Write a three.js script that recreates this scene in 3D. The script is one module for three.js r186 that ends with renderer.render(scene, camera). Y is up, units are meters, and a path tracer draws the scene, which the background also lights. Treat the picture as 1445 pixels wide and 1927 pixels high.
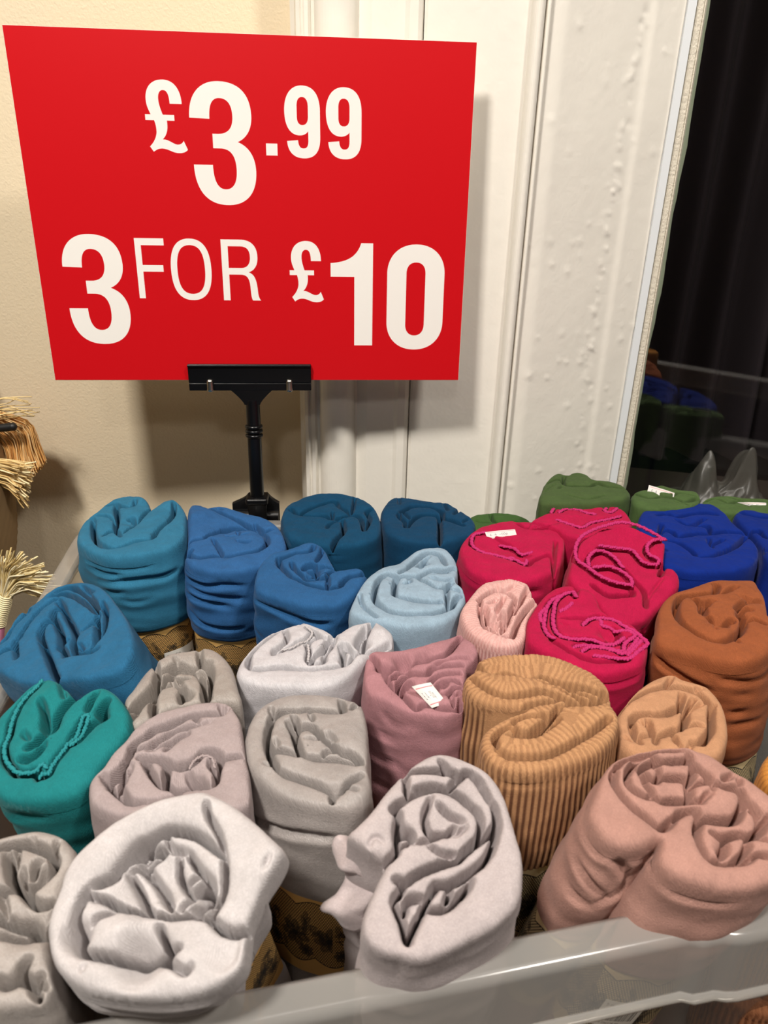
import * as THREE from 'three';
import { mergeGeometries } from 'three/addons/utils/BufferGeometryUtils.js';
import { RoundedBoxGeometry } from 'three/addons/geometries/RoundedBoxGeometry.js';
import { ImprovedNoise } from 'three/addons/math/ImprovedNoise.js';
import { RectAreaLightUniformsLib } from 'three/addons/lights/RectAreaLightUniformsLib.js';

// ---------------------------------------------------------------- camera, sky, lights, exposure
const W = 1445, H = 1927, F = 1400, EYE = new THREE.Vector3(0, 1.33, 0);
const scene = new THREE.Scene();
const camera = new THREE.PerspectiveCamera(2 * Math.atan(H / 2 / F) * 180 / Math.PI, W / H, 0.02, 30);
const nadir = new THREE.Vector3(648.9 - W / 2, 3948.6 - H / 2, F).normalize();   // the direction of "down" seen from the camera (x right, y down, z forward)
const cY = nadir.clone().negate();
const cH = new THREE.Vector3(0, 0, 1).addScaledVector(nadir, -nadir.z).normalize();
const cZ = cH.clone().negate(), cX = new THREE.Vector3().crossVectors(cY, cZ);
const toWorld = (q) => new THREE.Vector3(cX.dot(q), cY.dot(q), cZ.dot(q));
const fwd = toWorld(new THREE.Vector3(0, 0, 1)), upv = toWorld(new THREE.Vector3(0, -1, 0));
camera.position.copy(EYE); camera.up.copy(upv); camera.lookAt(EYE.clone().add(fwd));
camera.focus = 0.66; camera.userData.fStop = 12;
scene.background = new THREE.Color(0x05060a);            // night outside the shop window
const renderer = new THREE.WebGLRenderer({ antialias: true });
renderer.setSize(W, H);
renderer.toneMapping = THREE.LinearToneMapping;
renderer.toneMappingExposure = 0.435;
renderer.shadowMap.enabled = true;
RectAreaLightUniformsLib.init();
const WARM = new THREE.Color(1.0, 0.94, 0.86);
// [x, z, power, shadow radius]: round ceiling spots; the first casts the sign's shadow
const SPOTS = [[-0.55, 0.40, 31, 6, 0.05, 1.0, -0.75], [0.85, 0.30, 17, 5, 0.1, 1.0, -0.75], [-0.1, 1.55, 4, 5, 0.1, 1.0, -0.7]];
const TUBES = [[0.15, -0.30, 1.3, 0.30, 6.0], [-0.2, 1.9, 1.3, 0.30, 1.4]];     // [x, z, length, width, intensity] ceiling panels
const CEIL = 2.75;

// ---------------------------------------------------------------- helpers
const ray = (x, y) => toWorld(new THREE.Vector3((x - W / 2) / F, (y - H / 2) / F, 1));
const V = (x, y, z) => new THREE.Vector3(x, y, z);
const onPlane = (x, y, o, n) => { const r = ray(x, y); return EYE.clone().addScaledVector(r, n.dot(o.clone().sub(EYE)) / n.dot(r)); };
const atY = (x, y, h) => onPlane(x, y, V(0, h, 0), V(0, 1, 0));
const atZ = (x, y, z) => onPlane(x, y, V(0, 0, z), V(0, 0, 1));
const project = (p) => {
  const d = p.clone().sub(EYE), q = V(0, 0, 0).addScaledVector(cX, d.x).addScaledVector(cY, d.y).addScaledVector(cZ, d.z);
  return [W / 2 + F * q.x / q.z, H / 2 + F * q.y / q.z];
};
function rng(seed) { let a = seed >>> 0; return () => { a = (a + 0x6D2B79F5) | 0; let t = Math.imul(a ^ (a >>> 15), 1 | a); t = (t + Math.imul(t ^ (t >>> 7), 61 | t)) ^ t; return ((t ^ (t >>> 14)) >>> 0) / 4294967296; }; }
const IN = new ImprovedNoise();
const noise = (x, y, z = 0) => IN.noise(x + 31.7, y + 17.3, z + 5.1);
const clamp = (v, a, b) => Math.min(b, Math.max(a, v));
const sstep = (a, b, v) => { const t = clamp((v - a) / (b - a), 0, 1); return t * t * (3 - 2 * t); };
const pts = (s) => s.trim().split(/\s+/).map((p) => p.split(',').map(Number));

const taken = {};
const numbered = (n) => { const k = (taken[n] = (taken[n] ?? -1) + 1); return k ? n + '_' + String(k).padStart(3, '0') : n; };
function shade(m) { m.castShadow = m.receiveShadow = true; return m; }
function mesh(name, geo, mat, parent = scene) {
  const m = shade(new THREE.Mesh(geo, mat)); m.name = parent === scene ? numbered(name) : name; parent.add(m); return m;
}
function thing(name, label, category, pos = V(0, 0, 0), group) {
  const g = new THREE.Group(); g.name = numbered(name); g.position.copy(pos); scene.add(g);
  g.userData = { label, category }; if (group) g.userData.group = group; return g;
}
function tag(o, label, category, group) { o.userData.label = label; o.userData.category = category; if (group) o.userData.group = group; return o; }
function struct(name, geo, mat) { const m = mesh(name, geo, mat); m.userData.kind = 'structure'; return m; }
function part(name, geo, mat, g, label) { geo.translate(-g.position.x, -g.position.y, -g.position.z); const m = mesh(name, geo, mat, g); if (label) m.userData.label = label; return m; }
const box = (w, h, d, x, y, z, r = 0) => { const g = r ? new RoundedBoxGeometry(w, h, d, 3, r) : new THREE.BoxGeometry(w, h, d); g.translate(x, y, z); return g; };

function tex(n, fn, rep, srgb = false) {                    // square DataTexture of fn(x, y) -> 0..1 or [r, g, b]
  const d = new Uint8Array(n * n * 4);
  for (let j = 0; j < n; j++) for (let i = 0; i < n; i++) {
    const v = fn(i, j), k = 4 * (j * n + i);
    for (let c = 0; c < 3; c++) d[k + c] = clamp(255 * (Array.isArray(v) ? v[c] : v), 0, 255);
    d[k + 3] = 255;
  }
  const t = new THREE.DataTexture(d, n, n); t.wrapS = t.wrapT = THREE.RepeatWrapping; t.magFilter = THREE.LinearFilter; t.minFilter = THREE.LinearMipmapLinearFilter; t.generateMipmaps = true;
  if (srgb) t.colorSpace = THREE.SRGBColorSpace;
  t.repeat.set(rep, rep); t.needsUpdate = true; return t;
}
const R0 = rng(11);
// tileable value noise
function vnoise(cells, seed) {
  const r = rng(seed), g = Array.from({ length: cells * cells }, () => r());
  return (u, v) => { const x = u * cells, y = v * cells, i = Math.floor(x), j = Math.floor(y), fx = x - i, fy = y - j, sx = fx * fx * (3 - 2 * fx), sy = fy * fy * (3 - 2 * fy);
    const at = (a, b) => g[((b % cells) + cells) % cells * cells + ((a % cells) + cells) % cells];
    return (at(i, j) * (1 - sx) + at(i + 1, j) * sx) * (1 - sy) + (at(i, j + 1) * (1 - sx) + at(i + 1, j + 1) * sx) * sy; };
}
const n1 = vnoise(200, 1), n2 = vnoise(90, 2), n3 = vnoise(24, 3), n4 = vnoise(7, 4);
// jersey knit: fine columns with fuzzy noise; one tile is 5 cm
const knitBump = tex(512, (i, j) => { const u = i / 512, v = j / 512; return 0.25 + 0.16 * Math.sin(u * Math.PI * 2 * 64) + 0.34 * n1(u, v) + 0.25 * n2(u, v); }, 20);
const fuzzBump = tex(512, (i, j) => { const u = i / 512, v = j / 512; return 0.75 * n1(u, v) + 0.2 * n2(u, v) + 0.05 * n3(u, v); }, 20);
const melange = tex(512, (i, j) => { const u = i / 512, v = j / 512; const k = 0.86 + 0.16 * n1(u, v) * n2(u, v) * 1.6 - 0.06 * n3(u, v); return [k, k, k]; }, 20);
const paintBump = tex(512, (i, j) => { const u = i / 512, v = j / 512; return 0.5 * n3(u, v) + 0.3 * n4(u, v) + 0.2 * n2(u, v); }, 4);
const plasterBump = tex(512, (i, j) => { const u = i / 512, v = j / 512; return 0.5 * n2(u, v) + 0.12 * n3(u, v) + 0.38 * n1(u, v); }, 5);
const std = (color, rough, extra = {}) => new THREE.MeshPhysicalMaterial({ color, roughness: rough, side: THREE.DoubleSide, ...extra });
// ---------------------------------------------------------------- the setting
const creamWall = std('#e3d3b6', 0.9, { bumpMap: plasterBump, bumpScale: 0.00035 });
const whitePaint = std('#e9e4da', 0.42, { bumpMap: paintBump, bumpScale: 0.0004, specularIntensity: 0.6 });
const oldPaint = std('#d8d0bf', 0.6, { bumpMap: plasterBump, bumpScale: 0.0007 });
const slab = (profile, y0 = 0, y1 = CEIL) => {               // plan outline [x, z] carried up from y0 to y1
  const g = new THREE.ExtrudeGeometry(new THREE.Shape(profile.map(([x, z]) => new THREE.Vector2(x, -z))), { depth: y1 - y0, bevelEnabled: false, curveSegments: 4 });
  g.rotateX(-Math.PI / 2); g.translate(0, y0, 0); return g;
};
const ROW = 800, xAt = (px, z, row = ROW) => atZ(px, row, z).x;
const ZW = -0.90, ZT = -0.842, ZF = -0.915;
const XL = -2.2, XR = 2.4, ZB = 2.6;
struct('floor', box(XR - XL, 0.05, ZB + 1.2, (XL + XR) / 2, -0.025, (ZB - 1.2) / 2), std('#4a3a2c', 0.7, { bumpMap: paintBump, bumpScale: 0.0005 }));
struct('ceiling', box(XR - XL, 0.05, ZB + 1.2, (XL + XR) / 2, CEIL + 0.025, (ZB - 1.2) / 2), std('#e8e2d6', 0.9));
const xA = xAt(562, ZT) + 0.02, xEnd = xAt(1205, ZF);
struct('wall_front', slab([[XL, ZW], [xA, ZW], [xA, ZW - 0.12], [XL, ZW - 0.12]]), creamWall);
struct('wall_left', box(0.08, CEIL, ZB + 1.2, XL - 0.04, CEIL / 2, (ZB - 1.2) / 2), std('#d9c9ab', 0.9));
struct('wall_right', box(0.08, CEIL, ZB + 1.2, XR + 0.04, CEIL / 2, (ZB - 1.2) / 2), std('#8f7d68', 0.9));
struct('wall_back', box(XR - XL, CEIL, 0.08, (XL + XR) / 2, CEIL / 2, ZB + 0.04), std('#3a2c24', 0.9));
{ // painted door casing: fluted edge, half-round, flat board
  const X = (px, z = ZT) => xAt(px, z), X0 = X(562);
  const p = [[X0, ZW - 0.12], [X0, ZT - 0.02]];
  p.push([X(566) + 0.004, ZT - 0.014], [X(570), ZT - 0.012], [X(574), ZT - 0.002], [X(580), ZT], [X(583), ZT - 0.003], [X(587), ZT], [X(593), ZT + 0.001], [X(597), ZT - 0.004], [X(601), ZT - 0.004]);
  const c0 = X(602), c1 = X(668), cm = (c0 + c1) / 2, cr = (c1 - c0) / 2;
  for (let i = 0; i <= 22; i++) { const a = Math.PI * (1 - i / 22); p.push([cm + cr * Math.cos(a), ZT - 0.003 + 0.016 * Math.sin(a)]); }
  p.push([X(671), ZT - 0.004], [X(690), ZT + 0.002], [X(740), ZT + 0.002], [X(747), ZT + 0.005], [X(760), ZT + 0.005], [X(766), ZT + 0.002], [X(769), ZT - 0.006]);
  p.push([X(769), ZW - 0.12]);
  struct('trim', slab(p), whitePaint).name = 'trim_1';
}
{ // flat painted board beside it
  const a = xAt(769.5, ZT), b = xAt(930, ZT);
  struct('trim', slab([[a, ZW - 0.12], [a, ZT - 0.002], [a + 0.003, ZT + 0.0005], [b, ZT + 0.0005], [b, ZW - 0.12]]), whitePaint).name = 'trim_2';
}
{ // double bead
  const a = xAt(930, ZT), b = xAt(962, ZT), w = b - a, p = [[a, ZW - 0.12], [a, ZT + 0.001]];
  for (let i = 0; i <= 12; i++) { const t = Math.PI * (1 - i / 12); p.push([a + w * (0.33 + 0.31 * Math.cos(t)), ZT + 0.002 + 0.009 * Math.sin(t)]); }
  p.push([a + w * 0.68, ZT - 0.002]);
  for (let i = 0; i <= 8; i++) { const t = Math.PI * (1 - i / 8); p.push([a + w * (0.83 + 0.13 * Math.cos(t)), ZT + 0.004 * Math.sin(t)]); }
  p.push([b, ZT - 0.004], [b, ZW - 0.12]);
  struct('trim', slab(p), whitePaint).name = 'trim_3';
}
const xB = xAt(962.5, ZT), xC = xAt(1160, ZF);
{ // splayed, lumpily painted window reveal
  const NX = 60, NY = 420, P = [], U = [], I = [], r = rng(77), lumps = [];
  for (let i = 0; i < 100; i++) { const y = 0.95 + r() * 0.75; lumps.push([0.66 + 0.05 * (r() + r() - 1) + 0.03 * Math.sin(y * 9), y, 0.0015 + 0.0028 * r(), (r() < 0.75 ? 1 : -1) * (0.0003 + 0.0009 * r())]); }
  for (let i = 0; i < 90; i++) lumps.push([r(), 0.9 + r() * 0.8, 0.0015 + 0.003 * r(), 0.0003 + 0.0006 * r()]);
  const L = Math.hypot(xC - xB, ZF - ZT), nx = -(ZF - ZT) / L, nz = (xC - xB) / L;
  for (let j = 0; j <= NY; j++) for (let i = 0; i <= NX; i++) {
    const t = i / NX, y = 0.88 + 0.85 * j / NY; let d = 0.0008 * noise(t * 3, y * 9) - 0.004 * (1 - sstep(0, 0.12, t)) + 0.0025 * sstep(0.72, 0.78, t);
    for (const [a, b, s, k] of lumps) { const q = ((t - a) * L) ** 2 + (y - b) ** 2; if (q < 9 * s * s) d += k * Math.exp(-q / (s * s)); }
    P.push(xB + (xC - xB) * t + nx * d, y, ZT + (ZF - ZT) * t + nz * d); U.push(t * L, y);
  }
  for (let j = 0; j < NY; j++) for (let i = 0; i < NX; i++) { const a = j * (NX + 1) + i, b = a + NX + 1; I.push(a, a + 1, b, a + 1, b + 1, b); }
  const g = new THREE.BufferGeometry(); g.setAttribute('position', new THREE.Float32BufferAttribute(P, 3)); g.setAttribute('uv', new THREE.Float32BufferAttribute(U, 2)); g.setIndex(I); g.computeVertexNormals();
  const g0 = g.toNonIndexed();
  const body = [slab([[xB, ZT - 0.006], [xC, ZF - 0.006], [xC, ZF - 0.12], [xB, ZF - 0.12]]), slab([[xB, ZT], [xC, ZF], [xC, ZF - 0.005], [xB, ZT - 0.005]], 0, 0.88), slab([[xB, ZT], [xC, ZF], [xC, ZF - 0.005], [xB, ZT - 0.005]], 1.73, CEIL)];
  struct('trim', mergeGeometries([g0, ...body.map((q) => (q.index ? q.toNonIndexed() : q))]), whitePaint).name = 'trim_4';
}
{ // window: white strip, old painted frame, putty, pane
  const g = new THREE.Group(); g.name = 'window_1'; g.userData.kind = 'structure'; scene.add(g);
  const X = (px) => xAt(px, ZF), y0 = 0.86, y1 = 2.45;
  mesh('glazing_strip', slab([[X(1160.5), ZF - 0.03], [X(1160.5), ZF + 0.001], [X(1162.5), ZF + 0.002], [X(1162.5), ZF + 0.006], [X(1175), ZF + 0.006], [X(1176), ZF + 0.003], [X(1176), ZF - 0.03]], y0, y1), std('#dfe3e6', 0.35), g);
  mesh('window_frame', slab([[X(1177.5), ZF - 0.05], [X(1177.5), ZF + 0.001], [X(1180), ZF + 0.004], [X(1187), ZF + 0.004], [X(1188.5), ZF + 0.001], [X(1191), ZF + 0.002], [X(1194), ZF - 0.002], [X(1196), ZF - 0.004], [X(1196), ZF - 0.05]], y0, y1), oldPaint, g);
  const rr = rng(5), pp = []; // ragged putty line
  const yaw = 12 * Math.PI / 180, gx0 = X(1197), dz = Math.tan(yaw);
  const N = 90, P = [], I = [];
  for (let j = 0; j <= N; j++) { const y = y0 + (y1 - y0) * j / N, w = (X(1205) - X(1196)) * (0.9 + 0.45 * noise(y * 14, 3) + 0.2 * noise(y * 60, 7)); P.push(X(1195.5), y, ZF - 0.004, X(1196) + w, y, ZF - 0.012, X(1196) + w, y, ZF - 0.02); }
  for (let j = 0; j < N; j++) for (let k = 0; k < 2; k++) { const a = j * 3 + k, b = a + 3; I.push(a, a + 1, b, a + 1, b + 1, b); }
  const pg = new THREE.BufferGeometry(); pg.setAttribute('position', new THREE.Float32BufferAttribute(P, 3)); pg.setIndex(I); pg.computeVertexNormals();
  mesh('putty_line', pg, std('#a9b59a', 0.8), g);
  const w = 1.25, a = [X(1197), ZF - 0.018], b = [a[0] + w * Math.cos(yaw), a[1] + w * Math.sin(yaw)];
  mesh('pane', slab([a, b, [b[0], b[1] - 0.005], [a[0], a[1] - 0.005]], y0, y1), std('#ffffff', 0.0, { transmission: 1, thickness: 0, ior: 1.75, side: THREE.FrontSide }), g);
  mesh('window_sill', slab([a.map((v, i) => v + (i ? 0.02 : 0)), [b[0], b[1] + 0.02], [b[0], b[1] - 0.3], [a[0], a[1] - 0.3]], y0 - 0.04, y0), std('#2b241f', 0.7), g);
  const wallM = std('#d8cdb8', 0.9);
  struct('wall_window', mergeGeometries([slab([a, b, [b[0], b[1] - 0.1], [a[0], a[1] - 0.1]], 0, y0 - 0.04), slab([a, b, [b[0], b[1] - 0.1], [a[0], a[1] - 0.1]], y1, CEIL), slab([b, [XR, b[1]], [XR, b[1] - 0.1], [b[0], b[1] - 0.1]])]), wallM);
}
// ---------------------------------------------------------------- lamps
{
  const glow = new THREE.MeshStandardMaterial({ color: 0x000000, emissive: WARM, emissiveIntensity: 6 }), metal = std('#c8c4bc', 0.4);
  SPOTS.forEach(([x, z, p, r, tx, ty, tz], i) => {
    const g = thing('ceiling_spot', ['round ceiling spotlight on the left above the straw tassels', 'round ceiling spotlight on the right of the aisle', 'round ceiling spotlight in the middle behind the viewer'][i], 'lamp', V(x, CEIL, z));
    const c = new THREE.CylinderGeometry(0.06, 0.05, 0.06, 24); c.translate(x, CEIL - 0.03, z); part('housing', c, metal, g);
    const d = new THREE.CylinderGeometry(0.045, 0.045, 0.004, 24); d.translate(x, CEIL - 0.063, z); part('glowing_disc', d, glow, g);
    const L = new THREE.SpotLight(WARM, p, 0, 1.0, 0.6, 2); L.position.set(0, -0.075, 0); L.castShadow = true; L.shadow.radius = r; L.shadow.mapSize.set(1024, 1024); g.add(L);
    L.target.position.set(tx - x, ty - CEIL, tz - z); g.add(L.target);
  });
  TUBES.forEach(([x, z, l, w, p], i) => {
    const g = thing('ceiling_panel', ['long ceiling light panel over the bin side of the aisle', 'long ceiling light panel at the back of the shop'][i], 'lamp', V(x, CEIL, z));
    part('frame', box(l + 0.04, 0.03, w + 0.04, x, CEIL - 0.015, z), metal, g); part('diffuser', box(l, 0.006, w, x, CEIL - 0.034, z), new THREE.MeshStandardMaterial({ color: 0x000000, emissive: WARM, emissiveIntensity: 2.2 }), g);
    const L = new THREE.RectAreaLight(WARM, p, l, w); L.position.set(0, -0.045, 0); L.rotation.x = -Math.PI / 2; g.add(L);
  });
}
// ---------------------------------------------------------------- display table
{
  const g = thing('display_table', 'dark wooden display table carrying the clear plastic bin', 'table', V(0.1, 0, -0.52)), m = std('#3b2a1e', 0.6, { bumpMap: paintBump, bumpScale: 0.0004 });
  part('table_top', box(1.36, 0.03, 0.70, 0.12, 0.739, -0.465, 0.006), m, g);
  for (const [x, z] of [[-0.5, -0.16], [0.74, -0.16], [-0.5, -0.77], [0.74, -0.77]]) part('leg', box(0.05, 0.724, 0.05, x, 0.362, z, 0.004), m, g);
}
// ---------------------------------------------------------------- clear plastic bin
const RIM = 0.97, BIN = [[-0.2438, -0.1825], [0.55, -0.3642], [0.56, -0.748], [-0.3055, -0.712]];
{
  const g = thing('plastic_bin', 'clear frosted plastic storage bin packed with rolled scarves', 'storage bin', V(0.1, 0.755, -0.53));
  const path = [], r = 0.028, n = BIN.length;
  for (let i = 0; i < n; i++) {                                      // rounded corners; path runs front-left, front-right, back-right, back-left
    const p = BIN[i], a = BIN[(i + n - 1) % n], b = BIN[(i + 1) % n], ua = [a[0] - p[0], a[1] - p[1]], ub = [b[0] - p[0], b[1] - p[1]], la = Math.hypot(...ua), lb = Math.hypot(...ub);
    const s = [p[0] + ua[0] / la * r, p[1] + ua[1] / la * r], e = [p[0] + ub[0] / lb * r, p[1] + ub[1] / lb * r];
    for (let k = 0; k <= 8; k++) { const t = k / 8; path.push([(1 - t) ** 2 * s[0] + 2 * t * (1 - t) * p[0] + t * t * e[0], (1 - t) ** 2 * s[1] + 2 * t * (1 - t) * p[1] + t * t * e[1]]); }
    const nb = BIN[(i + 1) % n], e2 = [nb[0] - ub[0] / lb * r, nb[1] - ub[1] / lb * r], N = Math.round(Math.hypot(e2[0] - e[0], e2[1] - e[1]) / 0.006);
    for (let k = 1; k < N; k++) path.push([e[0] + (e2[0] - e[0]) * k / N, e[1] + (e2[1] - e[1]) * k / N]);
  }
  const m = path.length, nor = path.map((_, i) => { const a = path[(i + m - 2) % m], b = path[(i + 2) % m], dx = b[0] - a[0], dz = b[1] - a[1], L = Math.hypot(dx, dz); return [-dz / L, dx / L]; });
  const jog = path.map(([x, z]) => (z > -0.45 ? sstep(0.158, 0.166, x) * 0.5 + sstep(0.176, 0.186, x) * 0.5 : 0));   // the rim steps outward along the front
  const sheet = (prof) => {                                          // [outward, up]
    const P = [], U = [], I = [];
    prof.forEach(([o, u, jw = 1], i) => path.forEach(([x, z], k) => { const d = o + jog[k] * 0.006 * jw; P.push(x + nor[k][0] * d, RIM + u, z + nor[k][1] * d); U.push(k * 0.006, i * 0.01); }));
    for (let i = 0; i < prof.length - 1; i++) for (let k = 0; k < m; k++) { const a = i * m + k, b = i * m + (k + 1) % m; I.push(a, a + m, b, b, a + m, b + m); }
    const q = new THREE.BufferGeometry(); q.setAttribute('position', new THREE.Float32BufferAttribute(P, 3)); q.setAttribute('uv', new THREE.Float32BufferAttribute(U, 2)); q.setIndex(I); q.computeVertexNormals(); return q;
  };
  const frost = (extra) => std('#dedbd6', 0.12, { transmission: 0.9, thickness: 0, ior: 1.49, specularIntensity: 1, ...extra });
  const wall = []; for (let i = 0; i <= 10; i++) wall.push([-0.012 * i / 10, -0.002 - 0.2 * i / 10, 0]);
  part('bin_wall', sheet(wall), frost({ transmission: 0.95, roughness: 0.08 }), g);
  const lip = [[0, -0.002, 0], [0.0005, 0.001, 0.3], [0.003, 0.003, 0.6]];
  for (let i = 0; i <= 4; i++) lip.push([0.004 + 0.010 * i / 4, 0.003 - 0.001 * i / 4]);
  for (let i = 1; i <= 7; i++) { const a = Math.PI / 2 * i / 7; lip.push([0.014 + 0.006 * Math.sin(a), 0.002 - 0.006 * (1 - Math.cos(a))]); }
  for (let i = 1; i <= 5; i++) lip.push([0.020 + 0.003 * i / 5, -0.004 - 0.034 * i / 5]);
  part('rim', sheet(lip), frost({ transmission: 0.74, roughness: 0.17 }), g);
  part('rim_hem', sheet([[0.0225, -0.0365], [0.0245, -0.0375], [0.0258, -0.0395], [0.0256, -0.0415], [0.024, -0.0425], [0.0222, -0.0415], [0.0220, -0.039]]), frost({ transmission: 0.75, roughness: 0.15 }), g);
  const fl = new THREE.Shape(path.map(([x, z], k) => new THREE.Vector2(x - nor[k][0] * 0.012, -(z - nor[k][1] * 0.012)))), fg = new THREE.ExtrudeGeometry(fl, { depth: 0.004, bevelEnabled: false });
  fg.rotateX(-Math.PI / 2); fg.translate(0, 0.7555, 0); part('bin_floor', fg, frost({}), g);
}
// ---------------------------------------------------------------- price card and its stand
const blackPlastic = std('#0b0b0d', 0.28, { specularIntensity: 0.7 }), steel = std('#cfcac0', 0.25, { metalness: 1 });
const signZ = [1, 1.052, 1.232, 1.18], signPx = [[10, 47], [902, 80], [858, 715], [100, 715]];
let sP = signPx.map(([x, y], i) => ray(x, y).multiplyScalar(signZ[i]));
{ const k = 0.775 / (-(sP[0].z + sP[1].z + sP[2].z + sP[3].z) / 4); sP = sP.map((p) => p.multiplyScalar(k).add(EYE)); }
const sC = sP.reduce((s, p) => s.addScaledVector(p, 0.25), V(0, 0, 0)), sU = sP[1].clone().sub(sP[0]).add(sP[2].clone().sub(sP[3])).normalize();
const sN = new THREE.Vector3().crossVectors(sU, sP[0].clone().sub(sP[3])).normalize(), sV = new THREE.Vector3().crossVectors(sN, sU);
const sW = (sP[1].distanceTo(sP[0]) + sP[2].distanceTo(sP[3])) / 2, sH = (sP[0].distanceTo(sP[3]) + sP[1].distanceTo(sP[2])) / 2;
const signUV = (x, y) => { const q = onPlane(x, y, sC, sN).sub(sC); return [q.dot(sU) / sW + 0.5, 0.5 - q.dot(sV) / sH]; };
const signM = new THREE.Matrix4().makeBasis(sU, sV, sN).setPosition(sC);
{
  const CW = 2048, CH = Math.round(CW * sH / sW), cv = document.createElement('canvas'); cv.width = CW; cv.height = CH;
  const cx = cv.getContext('2d'); cx.fillStyle = '#c40f18'; cx.fillRect(0, 0, CW, CH);
  cx.fillStyle = '#ece8e2';
  const G = {                                                        // letter shapes in a unit box
    3: [['M', 0, .29], ['C', 0, .11, .18, 0, .47, 0], ['C', .80, 0, .96, .10, .96, .265], ['C', .96, .365, .88, .44, .73, .475], ['C', .91, .51, 1, .60, 1, .715], ['C', 1, .90, .82, 1, .53, 1], ['C', .2, 1, .02, .885, .02, .665], ['L', .32, .665], ['C', .32, .80, .38, .866, .505, .866], ['C', .63, .866, .69, .805, .69, .705], ['C', .69, .585, .61, .53, .45, .53], ['L', .34, .53], ['L', .34, .412], ['L', .43, .412], ['C', .59, .412, .665, .36, .665, .27], ['C', .665, .18, .60, .13, .475, .13], ['C', .36, .13, .31, .185, .31, .295], ['Z']],
    9: [['M', .5, 0], ['C', .84, 0, 1, .13, 1, .34], ['L', 1, .7], ['C', 1, .9, .85, 1, .53, 1], ['C', .22, 1, .07, .9, .06, .76], ['L', .37, .745], ['C', .38, .82, .42, .86, .52, .86], ['C', .63, .86, .66, .82, .66, .74], ['L', .66, .62], ['C', .6, .665, .5, .68, .42, .68], ['C', .15, .68, 0, .56, 0, .35], ['C', 0, .14, .18, 0, .5, 0], ['Z'], ['M', .5, .155], ['C', .4, .155, .35, .2, .35, .28], ['L', .35, .42], ['C', .35, .495, .4, .535, .5, .535], ['C', .6, .535, .66, .495, .66, .42], ['L', .66, .28], ['C', .66, .2, .6, .155, .5, .155], ['Z']],
    0: [['M', .5, 0], ['C', .82, 0, 1, .12, 1, .27], ['L', 1, .73], ['C', 1, .88, .82, 1, .5, 1], ['C', .18, 1, 0, .88, 0, .73], ['L', 0, .27], ['C', 0, .12, .18, 0, .5, 0], ['Z'], ['M', .5, .165], ['C', .4, .165, .335, .2, .335, .27], ['L', .335, .75], ['C', .335, .82, .4, .86, .5, .86], ['C', .6, .86, .665, .82, .665, .75], ['L', .665, .27], ['C', .665, .2, .6, .165, .5, .165], ['Z']],
    1: [['M', .72, 0], ['L', 1, 0], ['L', 1, 1], ['L', .56, 1], ['L', .56, .32], ['L', 0, .32], ['L', 0, .19], ['C', .38, .18, .62, .13, .72, 0], ['Z']],
    L: [['M', .93, .32], ['L', .63, .32], ['C', .63, .19, .58, .14, .49, .14], ['C', .41, .14, .36, .185, .36, .26], ['C', .36, .33, .40, .40, .44, .47], ['L', .72, .47], ['L', .72, .55], ['L', .53, .55], ['C', .55, .67, .50, .75, .39, .81], ['C', .50, .80, .60, .85, .70, .87], ['C', .79, .885, .86, .87, .91, .82], ['L', 1, .945], ['C', .93, 1.0, .75, 1.01, .60, .975], ['C', .44, .935, .30, .91, .14, .985], ['L', .055, .91], ['C', .16, .855, .24, .78, .25, .70], ['C', .255, .65, .24, .60, .215, .55], ['L', 0, .55], ['L', 0, .47], ['L', .14, .47], ['C', .09, .40, .05, .35, .05, .27], ['C', .05, .11, .22, 0, .50, 0], ['C', .77, 0, .93, .12, .93, .32], ['Z']],
    F: [['M', 0, 0], ['L', 1, 0], ['L', 1, .115], ['L', .215, .115], ['L', .215, .44], ['L', .92, .44], ['L', .92, .55], ['L', .215, .55], ['L', .215, 1], ['L', 0, 1], ['Z']],
    O: [['M', .5, 0], ['C', .84, 0, 1, .17, 1, .5], ['C', 1, .83, .84, 1, .5, 1], ['C', .16, 1, 0, .83, 0, .5], ['C', 0, .17, .16, 0, .5, 0], ['Z'], ['M', .5, .105], ['C', .27, .105, .16, .22, .16, .5], ['C', .16, .78, .27, .895, .5, .895], ['C', .73, .895, .84, .78, .84, .5], ['C', .84, .22, .73, .105, .5, .105], ['Z']],
    R: [['M', 0, 0], ['L', .5, 0], ['C', .8, 0, .95, .1, .95, .28], ['C', .95, .42, .85, .5, .7, .53], ['C', .85, .56, .9, .65, .92, .8], ['C', .93, .92, .95, .96, 1, 1], ['L', .78, 1], ['C', .74, .95, .74, .9, .73, .8], ['C', .72, .62, .65, .57, .48, .57], ['L', .18, .57], ['L', .18, 1], ['L', 0, 1], ['Z'], ['M', .18, .11], ['L', .5, .11], ['C', .68, .11, .75, .17, .75, .28], ['C', .75, .4, .66, .46, .5, .46], ['L', .18, .46], ['Z']],
    '.': [['M', 0, 0], ['L', 1, 0], ['L', 1, 1], ['L', 0, 1], ['Z']],
  };
  const k = 1.5372;                                                  // each letter: left, right, top, bottom as seen, measured on the card's own plane
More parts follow.
